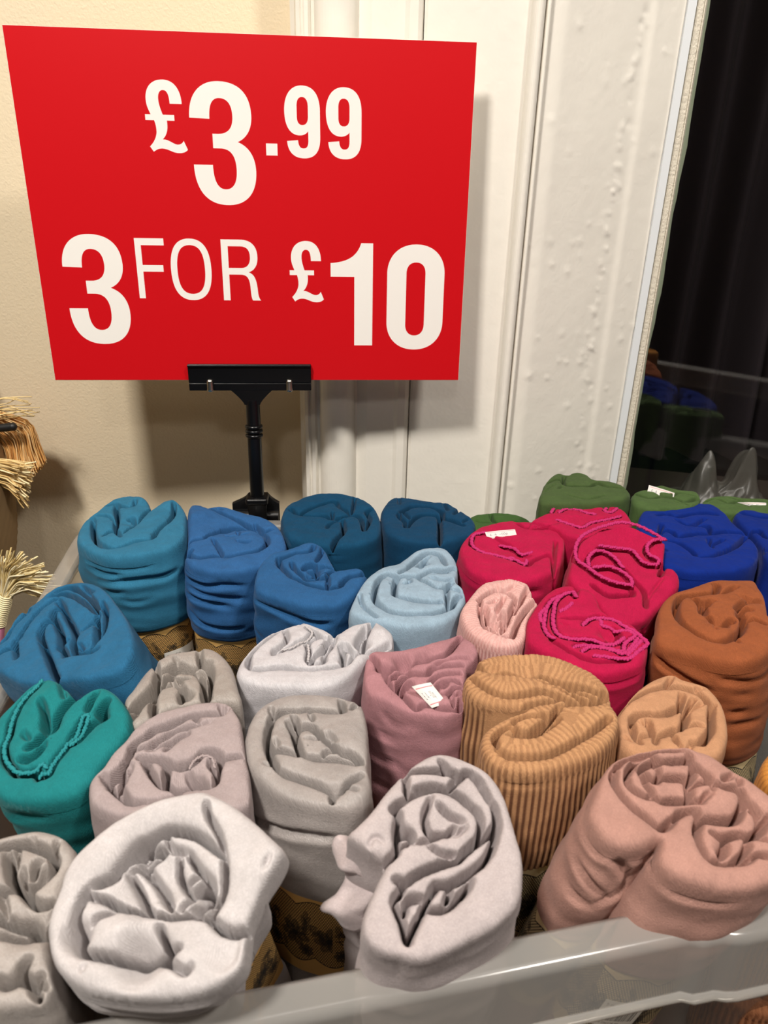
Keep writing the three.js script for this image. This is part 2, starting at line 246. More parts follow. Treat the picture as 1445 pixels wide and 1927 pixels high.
  for (const [ch, l, r, t, b] of [['L', 420, 537, 230, 443], [3, 553, 738, 235, 593], ['.', 770, 803, 415, 450], [9, 823, 926, 247, 458], [9, 943, 1046, 252, 461], [3, 190, 370, 677, 995], ['F', 396, 480, 689, 863], ['O', 495, 612, 690, 868], ['R', 643, 752, 693, 869], ['L', 838, 936, 697, 875], [1, 957, 1078, 703, 999], [0, 1119, 1283, 707, 1011]]) {
    const mx = (l + r) / 2 / k, my = (t + b) / 2 / k, x0 = signUV(l / k, my)[0] * CW, x1 = signUV(r / k, my)[0] * CW, y0 = signUV(mx, t / k)[1] * CH, y1 = signUV(mx, b / k)[1] * CH;
    const X = (x) => x0 + (x1 - x0) * x, Y = (y) => y0 + (y1 - y0) * y;
    cx.beginPath();
    for (const c of G[ch]) { if (c[0] === 'M') cx.moveTo(X(c[1]), Y(c[2])); else if (c[0] === 'L') cx.lineTo(X(c[1]), Y(c[2])); else if (c[0] === 'C') cx.bezierCurveTo(X(c[1]), Y(c[2]), X(c[3]), Y(c[4]), X(c[5]), Y(c[6])); else cx.closePath(); }
    cx.fill('evenodd');
  }
  const map = new THREE.CanvasTexture(cv); map.colorSpace = THREE.SRGBColorSpace;
  const g = thing('price_card', 'big red card with white price lettering held up above the bin', 'price sign', sC.clone());
  const b = new THREE.BoxGeometry(sW, sH, 0.0022); b.applyMatrix4(signM); part('card', b, std('#e6dfd2', 0.8), g);
  const f = new THREE.BoxGeometry(sW - 0.0006, sH - 0.0006, 0.0003); f.translate(0, 0, 0.00125); f.applyMatrix4(signM); part('printed_face', f, std('#ffffff', 0.38, { map, specularIntensity: 0.4 }), g);
}
{
  const loc = (x, y) => { const q = onPlane(x, y, sC, sN).sub(sC); return [q.dot(sU), q.dot(sV)]; };
  const [bx0, by0] = loc(358, 733), [bx1, by1] = loc(585, 683), [, yMid] = loc(470, 719), [px0] = loc(463, 780), [px1] = loc(490, 780), [, yN] = loc(476, 757), [, yBase] = loc(480, 985), cxx = (px0 + px1) / 2, pr = (px1 - px0) / 2;
  const g = thing('sign_stand', 'black plastic clip stand gripping the red card, clamped behind the blue rolls', 'sign holder', sC.clone().addScaledVector(sU, cxx).addScaledVector(sV, yBase));
  const put = (name, geo, mat, label) => { geo.applyMatrix4(signM); return part(name, geo, mat, g, label); };
  const bw = bx1 - bx0, bc = (bx0 + bx1) / 2;
  put('front_jaw', mergeGeometries([box(bw, by1 - yMid - 0.0008, 0.004, bc, (by1 + yMid) / 2, 0.0045, 0.0008), box(bw, 0.0022, 0.0062, bc, by1 - 0.002, 0.0052, 0.0006)]), blackPlastic);
  put('rear_jaw', mergeGeometries([box(bw, by1 - by0, 0.004, bc, (by1 + by0) / 2, -0.0045, 0.0008), box(bw, yMid - by0, 0.0085, bc, (by0 + yMid) / 2, 0.0015, 0.0008)]), blackPlastic);
  for (const x of [397, 545]) { const [a] = loc(x, 720), [, t] = loc(x, 711), [, bb] = loc(x, 735); const c = new RoundedBoxGeometry(0.0068, t - bb, 0.006, 4, 0.0026); c.translate(a, (t + bb) / 2, 0.0075); put('steel_clip', c, steel, 'bright steel spring clip'); }
  { const s = new THREE.Shape(), w0 = (loc(517, 735)[0] - loc(437, 735)[0]) / 2; s.moveTo(-w0, by0 + 0.0015); s.lineTo(w0, by0 + 0.0015); s.bezierCurveTo(w0 * 0.7, by0 - 0.004, pr * 1.1, yN + 0.002, pr * 1.02, yN - 0.001); s.lineTo(-pr * 1.02, yN - 0.001); s.bezierCurveTo(-pr * 1.1, yN + 0.002, -w0 * 0.7, by0 - 0.004, -w0, by0 + 0.0015);
    const q = new THREE.ExtrudeGeometry(s, { depth: 0.008, bevelEnabled: true, bevelSize: 0.0006, bevelThickness: 0.0006, bevelSegments: 2 }); q.translate(cxx, 0, -0.003); put('neck', q, blackPlastic); }
  const tube = (y0, y1, r0, r1) => { const c = new THREE.CylinderGeometry(r1, r0, y1 - y0, 28); c.translate(cxx, (y0 + y1) / 2, 0); return c; };
  const yr = loc(476, 798)[1], yr2 = loc(476, 823)[1], yp = loc(478, 932)[1];
  put('upper_pole', tube(yr, yN + 0.003, pr, pr * 0.98), blackPlastic); put('lower_pole', tube(yBase - 0.004, yr2, pr * 1.02, pr), blackPlastic);
  for (let i = 0; i < 3; i++) { const t = new THREE.TorusGeometry(pr * 0.98, 0.0021, 10, 32); t.rotateX(Math.PI / 2); t.translate(cxx, yr2 + (yr - yr2) * (i + 0.5) / 3, 0); put('collar_ring', t, blackPlastic); }
  const h = yp - yBase;
  put('socket', mergeGeometries([box(0.0245, 0.008, 0.024, cxx, yp - 0.004, 0.001, 0.003).toNonIndexed(), (() => { const c = new THREE.CylinderGeometry(0.0145, 0.0120, h, 4, 1); c.rotateY(Math.PI / 4); c.translate(cxx, yp - 0.006 - h / 2, 0.001); return c.toNonIndexed(); })()]), blackPlastic);
  { const s = new THREE.Shape(), a = loc(437, 950)[0] - cxx, b = loc(523, 950)[0] - cxx, yt = loc(480, 936)[1], ys = loc(480, 955)[1]; s.moveTo(-0.01, yt); s.lineTo(0.01, yt); s.bezierCurveTo(0.014, yt - 0.006, b * 0.8, ys + 0.004, b, ys + 0.001); s.lineTo(b, yBase - 0.03); s.lineTo(a, yBase - 0.03); s.lineTo(a, ys + 0.001); s.bezierCurveTo(a * 0.8, ys + 0.004, -0.014, yt - 0.006, -0.01, yt);
    const q = new THREE.ExtrudeGeometry(s, { depth: 0.006, bevelEnabled: true, bevelSize: 0.001, bevelThickness: 0.001, bevelSegments: 3 }); q.translate(cxx, 0, -0.014); put('clamp_body', q, blackPlastic);
    const c = new THREE.CylinderGeometry(0.0065, 0.0065, b - a, 24); c.rotateZ(Math.PI / 2); c.translate(cxx + (a + b) / 2, ys - 0.012, -0.004); put('hinge_barrel', c, blackPlastic); }
}
// ---------------------------------------------------------------- printed papers
const canvasMat = (w, h, draw, rough = 0.7, extra = {}) => { const c = document.createElement('canvas'); c.width = w; c.height = h; draw(c.getContext('2d'), w, h); const t = new THREE.CanvasTexture(c); t.colorSpace = THREE.SRGBColorSpace; t.wrapS = THREE.RepeatWrapping; return std('#ffffff', rough, { map: t, ...extra }); };
function lace(bg) {
  return (c, w, h) => {
    c.fillStyle = bg; c.fillRect(0, 0, w, h); c.strokeStyle = '#120c08'; c.fillStyle = '#120c08';
    const n = 5, top = (x) => h * 0.13 + h * 0.07 * (1 - Math.abs(Math.sin(x / w * Math.PI * n))), bot = (x) => h * 0.87 - h * 0.08 * (1 - Math.abs(Math.sin((x / w + 0.1) * Math.PI * n)));
    c.save(); c.beginPath(); for (let x = 0; x <= w; x += 4) c.lineTo(x, top(x)); for (let x = w; x >= 0; x -= 4) c.lineTo(x, bot(x)); c.closePath(); c.clip();
    c.lineWidth = 5; const s = w / 72;                              // net
    for (let j = -1; j * s * 0.8 < h; j++) for (let i = -1; i * s < w + s; i++) { const x = (i + (j % 2 ? 0.5 : 0)) * s, y = j * s * 0.8; c.beginPath(); for (let k = 0; k < 6; k++) c.lineTo(x + s * 0.5 * Math.sin(k * Math.PI / 3), y + s * 0.5 * Math.cos(k * Math.PI / 3)); c.closePath(); c.stroke(); }
    const r = rng(21);
    const flower = (x, y, R) => { for (let q = 0; q < 7; q++) { const a = q / 7 * 6.283 + R; for (let z = 0; z < 4; z++) { c.lineWidth = 3; c.beginPath(); c.ellipse(x + Math.cos(a) * R * 0.55, y + Math.sin(a) * R * 0.55, R * (0.5 - z * 0.11), R * (0.3 - z * 0.065), a, 0, 6.283); c.stroke(); if (z === 0) { c.globalAlpha = 0.3; c.fill(); c.globalAlpha = 1; } } } c.beginPath(); c.arc(x, y, R * 0.22, 0, 6.283); c.fill(); };
    for (let i = 0; i < n; i++) {
      const x = (i + 0.5) / n * w;
      flower(x - w * 0.085, h * 0.55, h * 0.15); flower(x + w * 0.05, h * 0.72, h * 0.075);
      for (let q = 0; q < 9; q++) { const lx = x + (r() - 0.5) * w * 0.15, ly = h * (0.28 + 0.45 * r()), a = r() * 3; c.lineWidth = 4; c.beginPath(); c.ellipse(lx, ly, h * 0.06, h * 0.022, a, 0, 6.283); c.stroke(); c.globalAlpha = 0.3; c.fill(); c.globalAlpha = 1; }
      c.lineWidth = 8; c.beginPath(); c.arc(x + w * 0.01, h * 0.5, h * 0.1, 4.2, 7.5); c.stroke(); c.beginPath(); c.arc(x + w * 0.07, h * 0.45, h * 0.09, 1.2, 4.4); c.stroke();
    }
    c.restore();
    for (const f of [top, bot]) { for (let x = 0; x < w; x += 11) { c.beginPath(); c.arc(x, f(x), 7, 0, 6.283); c.fill(); } }
  };
}
const bandKraft = canvasMat(2048, 1150, lace('#d8aa62'), 0.75), bandPale = canvasMat(2048, 1150, lace('#d8c294'), 0.75);
const barcodeMat = canvasMat(340, 280, (c, w, h) => { c.fillStyle = '#e4e0d8'; c.fillRect(0, 0, w, h); c.fillStyle = '#2a2626'; c.font = '40px sans-serif'; c.fillText('5-metre', 26, 62); const r = rng(8); let x = 30; while (x < w - 40) { const b = 2 + Math.floor(r() * 6); c.fillRect(x, 84, b, 130); x += b + 2 + Math.floor(r() * 7); } c.font = '30px sans-serif'; c.fillText('5 056128 44', 60, 254); }, 0.6);
const stickerMat = canvasMat(512, 150, (c, w, h) => { c.fillStyle = '#dbd7d3'; c.fillRect(0, 0, w, h); c.strokeStyle = '#d9606a'; c.lineWidth = 5; for (const y of [22, h - 20]) { c.beginPath(); c.moveTo(26, y); c.lineTo(w - 26, y); c.stroke(); } c.fillStyle = '#5a5860'; c.font = '64px monospace'; c.fillText('£ 4 -00p', 60, 98); }, 0.6);
// ---------------------------------------------------------------- rolled scarves
// a roll is sculpted: its rim outline and the creases between its folds are curves in the plane of its top; the cloth is inflated between them
function smooth(p, closed, step) {
  const n = p.length, out = [], at = (i) => closed ? p[(i + n) % n] : p[clamp(i, 0, n - 1)];
  for (let i = 0; i < (closed ? n : n - 1); i++) {
    const [a, b, c, d] = [at(i - 1), at(i), at(i + 1), at(i + 2)], L = Math.hypot(c[0] - b[0], c[1] - b[1]), m = Math.max(1, Math.ceil(L / step));
    for (let k = 0; k < m; k++) {
      const t = k / m, t2 = t * t, t3 = t2 * t;
      out.push([0, 1].map((q) => 0.5 * (2 * b[q] + (c[q] - a[q]) * t + (2 * a[q] - 5 * b[q] + 4 * c[q] - d[q]) * t2 + (3 * b[q] - a[q] - 3 * c[q] + d[q]) * t3)));
    }
  }
  if (!closed) out.push(p[n - 1]);
  return out;
}
const clothMats = {};
function clothMat(o) {
  const key = [o.sheen ?? 0.4, o.rough ?? 0.92, o.fuzz ? 1 : 0, o.col].join();
  return clothMats[key] ??= std(0xffffff, o.rough ?? 0.92, { vertexColors: true, map: melange, bumpMap: o.fuzz ? fuzzBump : knitBump, bumpScale: o.fuzz ? 0.0003 : 0.00035, sheen: o.sheen ?? 0.4, sheenRoughness: 0.6, sheenColor: new THREE.Color(o.col).lerp(new THREE.Color(1, 1, 1), 0.25), specularIntensity: o.spec ?? 0.35 });
}
const BASE = 0.766;                                          // height of the bin's inner floor
function makeRoll(o) {
  const [x0, y0, sc] = o.crop, px = ([x, y]) => [x0 + x / sc, y0 + y / sc];
  const A = o.A ?? 0.009, lam = o.lam ?? 0.0065, yT = 1 + (o.y ?? 0);
  const outPx = pts(o.out), cen = o.c ?? outPx.reduce((s, p) => [s[0] + p[0] / outPx.length, s[1] + p[1] / outPx.length], [0, 0]);
  const n = V(o.tilt?.[0] ?? 0, 1, o.tilt?.[1] ?? 0).normalize();
  const O = atY(...px(cen), yT);
  const e1 = V(1, 0, 0).addScaledVector(n, -n.x).normalize(), e2 = new THREE.Vector3().crossVectors(e1, n);
  const flat = (p) => { const q = onPlane(...px(p), O, n).sub(O); return [q.dot(e1), q.dot(e2)]; };
  const out = smooth(outPx.map(flat), true, 0.0015);
  let ax = 1e9, bx = -1e9, ay = 1e9, by = -1e9;
  for (const [a, b] of out) { ax = Math.min(ax, a); bx = Math.max(bx, a); ay = Math.min(ay, b); by = Math.max(by, b); }
  const h = Math.max(0.00055, Math.max(bx - ax, by - ay) / 230), gx = Math.ceil((bx - ax) / h) + 7, gy = Math.ceil((by - ay) / h) + 7;
  const G = (a, b) => [(a - ax) / h + 3, (b - ay) / h + 3];
  // radius of the outline at an angle (the outline is star-shaped about O)
  const NA = o.na ?? 360, rad = new Float64Array(NA), m = out.length;
  for (let k = 0; k < NA; k++) {
    const th = k / NA * Math.PI * 2, c = Math.cos(th), s = Math.sin(th); let best = 0.004;
    for (let i = 0; i < m; i++) {
      const [xa, ya] = out[i], [xb, yb] = out[(i + 1) % m], dx = xb - xa, dy = yb - ya, det = c * dy - s * dx;
      if (Math.abs(det) < 1e-12) continue;
      const t = (xa * dy - ya * dx) / det, w = (xa * s - ya * c) / det;
      if (w >= -1e-6 && w <= 1 + 1e-6 && t > best) best = t;
    }
    rad[k] = best;
  }
  const radAt = (th) => { const f = ((th / (Math.PI * 2)) % 1 + 1) % 1 * NA, i = Math.floor(f), u = f - i; return rad[i % NA] * (1 - u) + rad[(i + 1) % NA] * u; };
  const phi = new Float32Array(gx * gy), fix = new Uint8Array(gx * gy), groove = new Float32Array(gx * gy), along = o.rib ? new Float32Array(gx * gy).fill(-1) : null;
  for (let j = 0; j < gy; j++) for (let i = 0; i < gx; i++) {
    const a = (i - 3) * h + ax, b = (j - 3) * h + ay, k = j * gx + i;
    if (Math.hypot(a, b) >= radAt(Math.atan2(b, a)) - h * 0.3) fix[k] = 1; else phi[k] = 0.8;
  }
  const lines = (o.cr ?? []).map(([s, w]) => ({ p: smooth(pts(s).map(flat), false, h * 0.7), w }));
  for (const { p, w } of lines) {
    const L = p.length;
    p.forEach(([a, b], q) => {
      const [i, j] = G(a, b).map(Math.round); if (i < 1 || j < 1 || i >= gx - 1 || j >= gy - 1) return;
      const end = Math.min(1, 0.35 + Math.min(q, L - 1 - q) * h / 0.008), v = 1 - w * end, k = j * gx + i;
      if (!fix[k] || v < phi[k]) { if (!(fix[k] && phi[k] === 0)) { fix[k] = 2; phi[k] = v; } }
      const gs2 = (o.gs ?? 0.0014) ** 2, S = Math.ceil(2.5 * (o.gs ?? 0.0014) / h), g = w ** 1.5 * end;
      for (let dj = -S; dj <= S; dj++) for (let di = -S; di <= S; di++) {
        const ii = i + di, jj = j + dj; if (ii < 0 || jj < 0 || ii >= gx || jj >= gy) continue;
        const d2 = (di * di + dj * dj) * h * h, e = g * Math.exp(-d2 / gs2); if (e > groove[jj * gx + ii]) groove[jj * gx + ii] = e;
      }
    });
  }
  const solve = (q, l, its, om) => {
    const kap = (h / l) ** 2;
    for (let it = 0; it < its; it++) for (let j = 1; j < gy - 1; j++) for (let i = 1, k = j * gx + 1; i < gx - 1; i++, k++) if (!fix[k]) q[k] += om * ((q[k - 1] + q[k + 1] + q[k - gx] + q[k + gx] + kap) / (4 + kap) - q[k]);
  };
  const thin = new Float32Array(phi); solve(phi, lam, 130, 1.75); solve(thin, o.thin ?? 0.0026, 60, 1.6);     // plump folds, and the crests of thin ones
  const pits = (o.pits ?? []).map(([x, y, mm, r]) => { const c = flat([x, y]), e = flat([x + r, y]); return [c[0], c[1], mm / 1000, Math.hypot(e[0] - c[0], e[1] - c[1])]; });
  const seed = o.seed ?? 0;
  let hg = new Float32Array(gx * gy);
  for (let j = 0; j < gy; j++) for (let i = 0; i < gx; i++) {
    const k = j * gx + i, a = (i - 3) * h + ax, b = (j - 3) * h + ay, f = clamp(phi[k], 0, 1), f2 = clamp(thin[k], 0, 1);
    const edge = sstep(0, 0.35, f) ; let z = A * (0.5 * Math.sqrt(f * (2 - f)) + 0.5 * Math.sqrt(f2 * (2 - f2)) - 0.5) - (o.deep ?? 0.014) * groove[k] * (fix[k] === 1 ? 0 : 1);
    z += edge * (0.0012 * noise(a * 55, b * 55, seed) + 0.0006 * noise(a * 160, b * 160, seed + 3));
    let inR = 1 - Math.hypot(a, b) / Math.max(radAt(Math.atan2(b, a)), 1e-4); inR = sstep(0.02, 0.12, inR);
    for (const [pa, pb, d, r] of pits) z += inR * d * Math.exp(-((a - pa) ** 2 + (b - pb) ** 2) / (r * r));
    hg[k] = z;
  }
  const h2 = new Float32Array(hg);
  for (let j = 1; j < gy - 1; j++) for (let i = 1; i < gx - 1; i++) { const k = j * gx + i; h2[k] = 0.56 * hg[k] + 0.11 * (hg[k - 1] + hg[k + 1] + hg[k - gx] + hg[k + gx]); }
  hg = h2;
  const sample = (f, a, b) => { let [x, y] = G(a, b); x = clamp(x, 0, gx - 2); y = clamp(y, 0, gy - 2); const i = Math.floor(x), j = Math.floor(y), u = x - i, v = y - j, k = j * gx + i; return (f[k] * (1 - u) + f[k + 1] * u) * (1 - v) + (f[k + gx] * (1 - u) + f[k + gx + 1] * u) * v; };
  const crest = (p, lift) => { const [a, b] = flat(p); let z = -1; for (let q = 0; q < 25; q++) { const r = 0.0034 * Math.sqrt(q / 24), t = q * 2.4; z = Math.max(z, sample(hg, a + r * Math.cos(t), b + r * Math.sin(t))); } return O.clone().addScaledVector(e1, a).addScaledVector(e2, b).addScaledVector(n, z + lift); };
  const topPoint = (p, lift = 0) => { const [a, b] = flat(p); return O.clone().addScaledVector(e1, a).addScaledVector(e2, b).addScaledVector(n, sample(hg, a, b) + lift); };

  // ribs run across the folds: along = arclength along the nearest crease or the rim
  let alongAt = null;
  if (o.rib) {
    const all = []; let acc = 0;
    for (const c of [{ p: out, w: 1 }, ...lines]) { if (c.w < 0.8) continue; c.p.forEach((q, i) => { if (i) acc += Math.hypot(q[0] - c.p[i - 1][0], q[1] - c.p[i - 1][1]); all.push([q[0], q[1], acc]); }); }
    alongAt = (a, b) => { let best = 1e9, v = 0; for (const q of all) { const d = (q[0] - a) ** 2 + (q[1] - b) ** 2; if (d < best) { best = d; v = q[2]; } } return v; };
  }
  // ---- mesh: centre, rings out to the rim, then rings down the side
  const NR = o.nr ?? 94, len = (yT - (o.base ?? BASE)) / n.y, drop = Math.min(o.drop ?? 0.1, len - 0.03), NS = o.ns ?? 38, bandH = o.band ? Math.min(0.075, len - drop - 0.015) : 0;
  const pos = [], uv = [], col = [], idx = [], c0 = new THREE.Color(o.col), c1 = new THREE.Color(o.col2 ?? o.col), cc = new THREE.Color();
  const arc = new Float64Array(NA + 1); const rimA = [], rimB = [];
  for (let k = 0; k < NA; k++) { const th = k / NA * Math.PI * 2; rimA.push(rad[k] * Math.cos(th)); rimB.push(rad[k] * Math.sin(th)); if (k) arc[k] = arc[k - 1] + Math.hypot(rimA[k] - rimA[k - 1], rimB[k] - rimB[k - 1]); }
  arc[NA] = arc[NA - 1] + Math.hypot(rimA[0] - rimA[NA - 1], rimB[0] - rimB[NA - 1]);
  const ribN = o.rib ? Math.round(arc[NA] / o.rib) : 0, ribP = o.rib ? arc[NA] / ribN : 0;
  const ribOf = (s) => 0.5 + 0.5 * Math.cos(s / ribP * Math.PI * 2 + 0.9 * noise(s * 40, seed));
  const put = (p, u, v, rib, mot, soft = 1) => { pos.push(p.x, p.y, p.z); uv.push(u, v); cc.copy(c0); if (o.rib) cc.lerp(c1, sstep(0.35, 0.75, rib) * soft); const q = 1 + 0.10 * mot; col.push(cc.r * q, cc.g * q, cc.b * q); };
  const at = (a, b, z) => O.clone().addScaledVector(e1, a).addScaledVector(e2, b).addScaledVector(n, z);
  const ribUp = (r) => (o.rib ? -0.0007 * sstep(0.3, 0.8, r) : 0);
  put(at(0, 0, sample(hg, 0, 0)), 0, 0, 0, 0);
  for (let r = 1; r <= NR; r++) {
    const t = r / NR, s = 0.55 * t + 0.45 * Math.sin(t * Math.PI / 2);
    for (let k = 0; k < NA; k++) {
      const a = rimA[k] * s, b = rimB[k] * s, rb = o.rib ? ribOf(r === NR ? arc[k] : alongAt(a, b)) : 0;
      const z = r === NR ? -A / 2 : sample(hg, a, b);
      put(at(a, b, z + ribUp(rb) * (r === NR ? 0 : 0.55)), a + 0.6 * z, b + 0.8 * z, rb, noise(a * 70, b * 70, seed + 9), 0.32 + 0.38 * sstep(0.93, 1, s));
    }
  }
  const sideStart = pos.length / 3;
  // outward directions along the rim
  const oa = [], ob = [];
  for (let k = 0; k < NA; k++) { const p = (k + NA - 2) % NA, q = (k + 2) % NA; let dx = rimA[q] - rimA[p], dy = rimB[q] - rimB[p]; const L = Math.hypot(dx, dy) || 1; oa.push(dy / L); ob.push(-dx / L); }
  const prof = [];                                              // [depth below rim, scale of the outline, how much of the wrinkles]
  for (let i = 0; i <= NS; i++) prof.push([drop * i / NS, 1, 1 - 0.7 * sstep(0.9, 1, i / NS)]);
  if (o.band) { prof.push([drop + 0.002, 0.975, 0], [drop + 0.003, 0.935, 0], [drop + bandH, 0.93, 0], [drop + bandH + 0.002, 0.975, 0.2]); }
  const z0 = o.band ? drop + bandH + 0.002 : drop;
  for (let i = 1; i <= 6; i++) prof.push([z0 + (len - z0) * i / 6, 0.975, 0.4]);
  const tap = o.taper ?? 0.93, shift = o.shift ?? [0, 0], wr = o.wr ?? 0.0016, bul = o.bulge ?? 0.0025;
  const nk = o.neck ?? [1, 0, 0, 0.03];                          // the rim may overhang a slimmer body
  const sideAt = (k, d, s, w) => {
    const th = k / NA * Math.PI * 2, q = clamp(d / len, 0, 1), nq = sstep(0, nk[3], d), ss = s * (1 - (1 - tap) * q) * (1 - (1 - nk[0]) * nq);
    const wn = wr * w * sstep(0, 0.012, d) * (noise(Math.cos(th) * 1.3 + Math.sin(th) * 0.7, d * (o.wf ?? 48) + 0.5 * Math.sin(th * 2 + seed), seed) + 0.6 * noise(Math.cos(th) * 2 + seed, d * 95 + Math.sin(th) * 1.2, seed + 2));
    const b = bul * w * Math.sin(Math.PI * clamp(d / (drop * 1.1), 0, 1)) + wn;
    return at(rimA[k] * ss + oa[k] * b + shift[0] * q + nk[1] * nq, rimB[k] * ss + ob[k] * b + shift[1] * q + nk[2] * nq, -A / 2 - d);
  };
  const sideP = prof.map(([d, s, w]) => Array.from({ length: NA }, (_, k) => sideAt(k, d, s, w)));
  const outN = (k) => V(0, 0, 0).addScaledVector(e1, oa[k]).addScaledVector(e2, ob[k]);
  // folds and wrap edges of the side
  const nearest = (p) => {
    const [qx, qy] = px(p); let best = 1e9, bi = null;
    for (let i = 0; i <= NS; i++) for (let k = 0; k < NA; k++) {
      const w = sideP[i][k]; if (outN(k).dot(EYE.clone().sub(w)) < 0) continue;
      const [ux, uy] = project(w), d = (ux - qx) ** 2 + (uy - qy) ** 2; if (d < best) { best = d; bi = w; }
    }
    return bi;
  };
  if (o.side) {
    const marks = [];
    for (const [s, w] of o.side) {
      const q = pts(s).map(nearest).filter(Boolean); if (q.length < 2) continue;
      const c = new THREE.CatmullRomCurve3(q), L = c.getLength(), N = Math.ceil(L / 0.0015);
      for (let i = 0; i <= N; i++) marks.push([c.getPoint(i / N), w * Math.min(1, 0.2 + Math.min(i, N - i) * 0.0015 / 0.012)]);
    }
    const moved = sideP.map((r) => r.map(() => 0));
    for (let i = 0; i < sideP.length; i++) for (let k = 0; k < NA; k++) {
      const p = sideP[i][k]; let neg = 0, posi = 0;
      for (const [c, w] of marks) { const d2 = (c.x - p.x) ** 2 + (c.y - p.y) ** 2 + (c.z - p.z) ** 2; if (d2 > 0.0004) continue; neg = Math.max(neg, w * Math.exp(-d2 / 7.5e-6)); posi = Math.max(posi, w * Math.exp(-d2 / 7e-5)); }
      moved[i][k] = -0.0062 * neg + 0.0022 * posi;
    }
    sideP.forEach((r, i) => r.forEach((p, k) => p.addScaledVector(outN(k), moved[i][k] * (i === 0 ? 0.2 : 1))));
  }
  prof.forEach(([d], i) => {
    for (let k = 0; k < NA; k++) { const rb = o.rib ? ribOf(arc[k]) : 0; const p = sideP[i][k]; if (i) p.addScaledVector(outN(k), ribUp(rb)); put(p, arc[k], -d, rb, noise(arc[k] * 70, d * 70, seed + 9), 0.7 + 0.3 * sstep(0, 0.012, d)); }
  });
  const last = pos.length / 3; put(at(shift[0] + nk[1], shift[1] + nk[2], -A / 2 - len), 0, 0, 0, 0);
  for (let k = 0; k < NA; k++) idx.push(0, 1 + (k + 1) % NA, 1 + k);
  const strip = (start, rings) => { for (let r = 0; r < rings - 1; r++) for (let k = 0; k < NA; k++) { const a = start + r * NA + k, b = start + r * NA + (k + 1) % NA, c = a + NA, d = b + NA; idx.push(a, b, c, b, d, c); } };
  strip(1, NR); strip(sideStart, prof.length);
  const lr = sideStart + (prof.length - 1) * NA; for (let k = 0; k < NA; k++) idx.push(lr + k, lr + (k + 1) % NA, last);
  const base = V(O.x, O.y, O.z).addScaledVector(n, -len); const g = thing(o.name ?? 'rolled_scarf', o.label, 'scarf', base, o.group);
  const geo = new THREE.BufferGeometry();
  geo.setAttribute('position', new THREE.Float32BufferAttribute(pos, 3)); geo.setAttribute('uv', new THREE.Float32BufferAttribute(uv, 2)); geo.setAttribute('color', new THREE.Float32BufferAttribute(col, 3));
  geo.setIndex(idx); geo.computeVertexNormals();
  const N = geo.attributes.normal, a0 = 1 + (NR - 1) * NA, t1 = V(0, 0, 0), t2 = V(0, 0, 0);
  for (let k = 0; k < NA; k++) { t1.fromBufferAttribute(N, a0 + k).add(t2.fromBufferAttribute(N, sideStart + k)).normalize(); N.setXYZ(a0 + k, t1.x, t1.y, t1.z); N.setXYZ(sideStart + k, t1.x, t1.y, t1.z); }
  part('cloth', geo, clothMat(o), g);
  // ---- paper band with a printed lace pattern
  const loft = (k0, k1, d0, d1, lift, u0 = 0, uS = 1, vS = 1) => {
    const P = [], U = [], I = [], n2 = 6, nk = k1 - k0;
    for (let i = 0; i <= n2; i++) for (let k = k0; k <= k1; k++) {
      const kk = ((k % NA) + NA) % NA, d = d0 + (d1 - d0) * i / n2, p = sideAt(kk, d, 0.95, 0).addScaledVector(outN(kk), lift);
      P.push(p.x, p.y, p.z); U.push(u0 + (arc[kk] + (k >= NA ? arc[NA] : 0) - arc[((k0 % NA) + NA) % NA]) * uS, (1 - i / n2) * vS);
    }
    for (let i = 0; i < n2; i++) for (let k = 0; k < nk; k++) { const a = i * (nk + 1) + k, b = a + nk + 1; I.push(a, a + 1, b, a + 1, b + 1, b); }
    const q = new THREE.BufferGeometry(); q.setAttribute('position', new THREE.Float32BufferAttribute(P, 3)); q.setAttribute('uv', new THREE.Float32BufferAttribute(U, 2)); q.setIndex(I); q.computeVertexNormals(); return q;
  };
  let band = null;
  if (o.band) band = part('paper_band', loft(0, NA, drop - 0.004, drop + bandH, 0, o.bandU ?? 0, 1 / 0.128, 1), o.band === 'pale' ? bandPale : bandKraft, g, 'kraft paper band printed with black lace');
  const faceAngle = (p) => { const [qx] = px(p); let best = 1e9, bk = 0; for (let k = 0; k < NA; k++) { const w = sideAt(k, drop + 0.03, 0.95, 0); if (outN(k).dot(EYE.clone().sub(w)) < 0) continue; const d = Math.abs(project(w)[0] - qx); if (d < best) { best = d; bk = k; } } return bk; };
  if (o.barcode) {
    const k0 = faceAngle(o.barcode[0]), kw = Math.round(0.034 / arc[NA] * NA);
    const q = loft(k0 - (kw >> 1), k0 + (kw - (kw >> 1)), drop + o.barcode[1], drop + o.barcode[1] + 0.028, 0.0004, 0, 1 / 0.034, 1);
    // keep the label's own 0..1 across
    const U = q.attributes.uv; const nk = kw; for (let i = 0; i < U.count; i++) U.setX(i, 1 - (i % (nk + 1)) / nk);
    const m2 = mesh('barcode_label', q.translate(-g.position.x, -g.position.y, -g.position.z), barcodeMat, band ?? g); m2.userData.label = 'white barcode label';
  }
  const local = (q) => q.translate(-g.position.x, -g.position.y, -g.position.z);
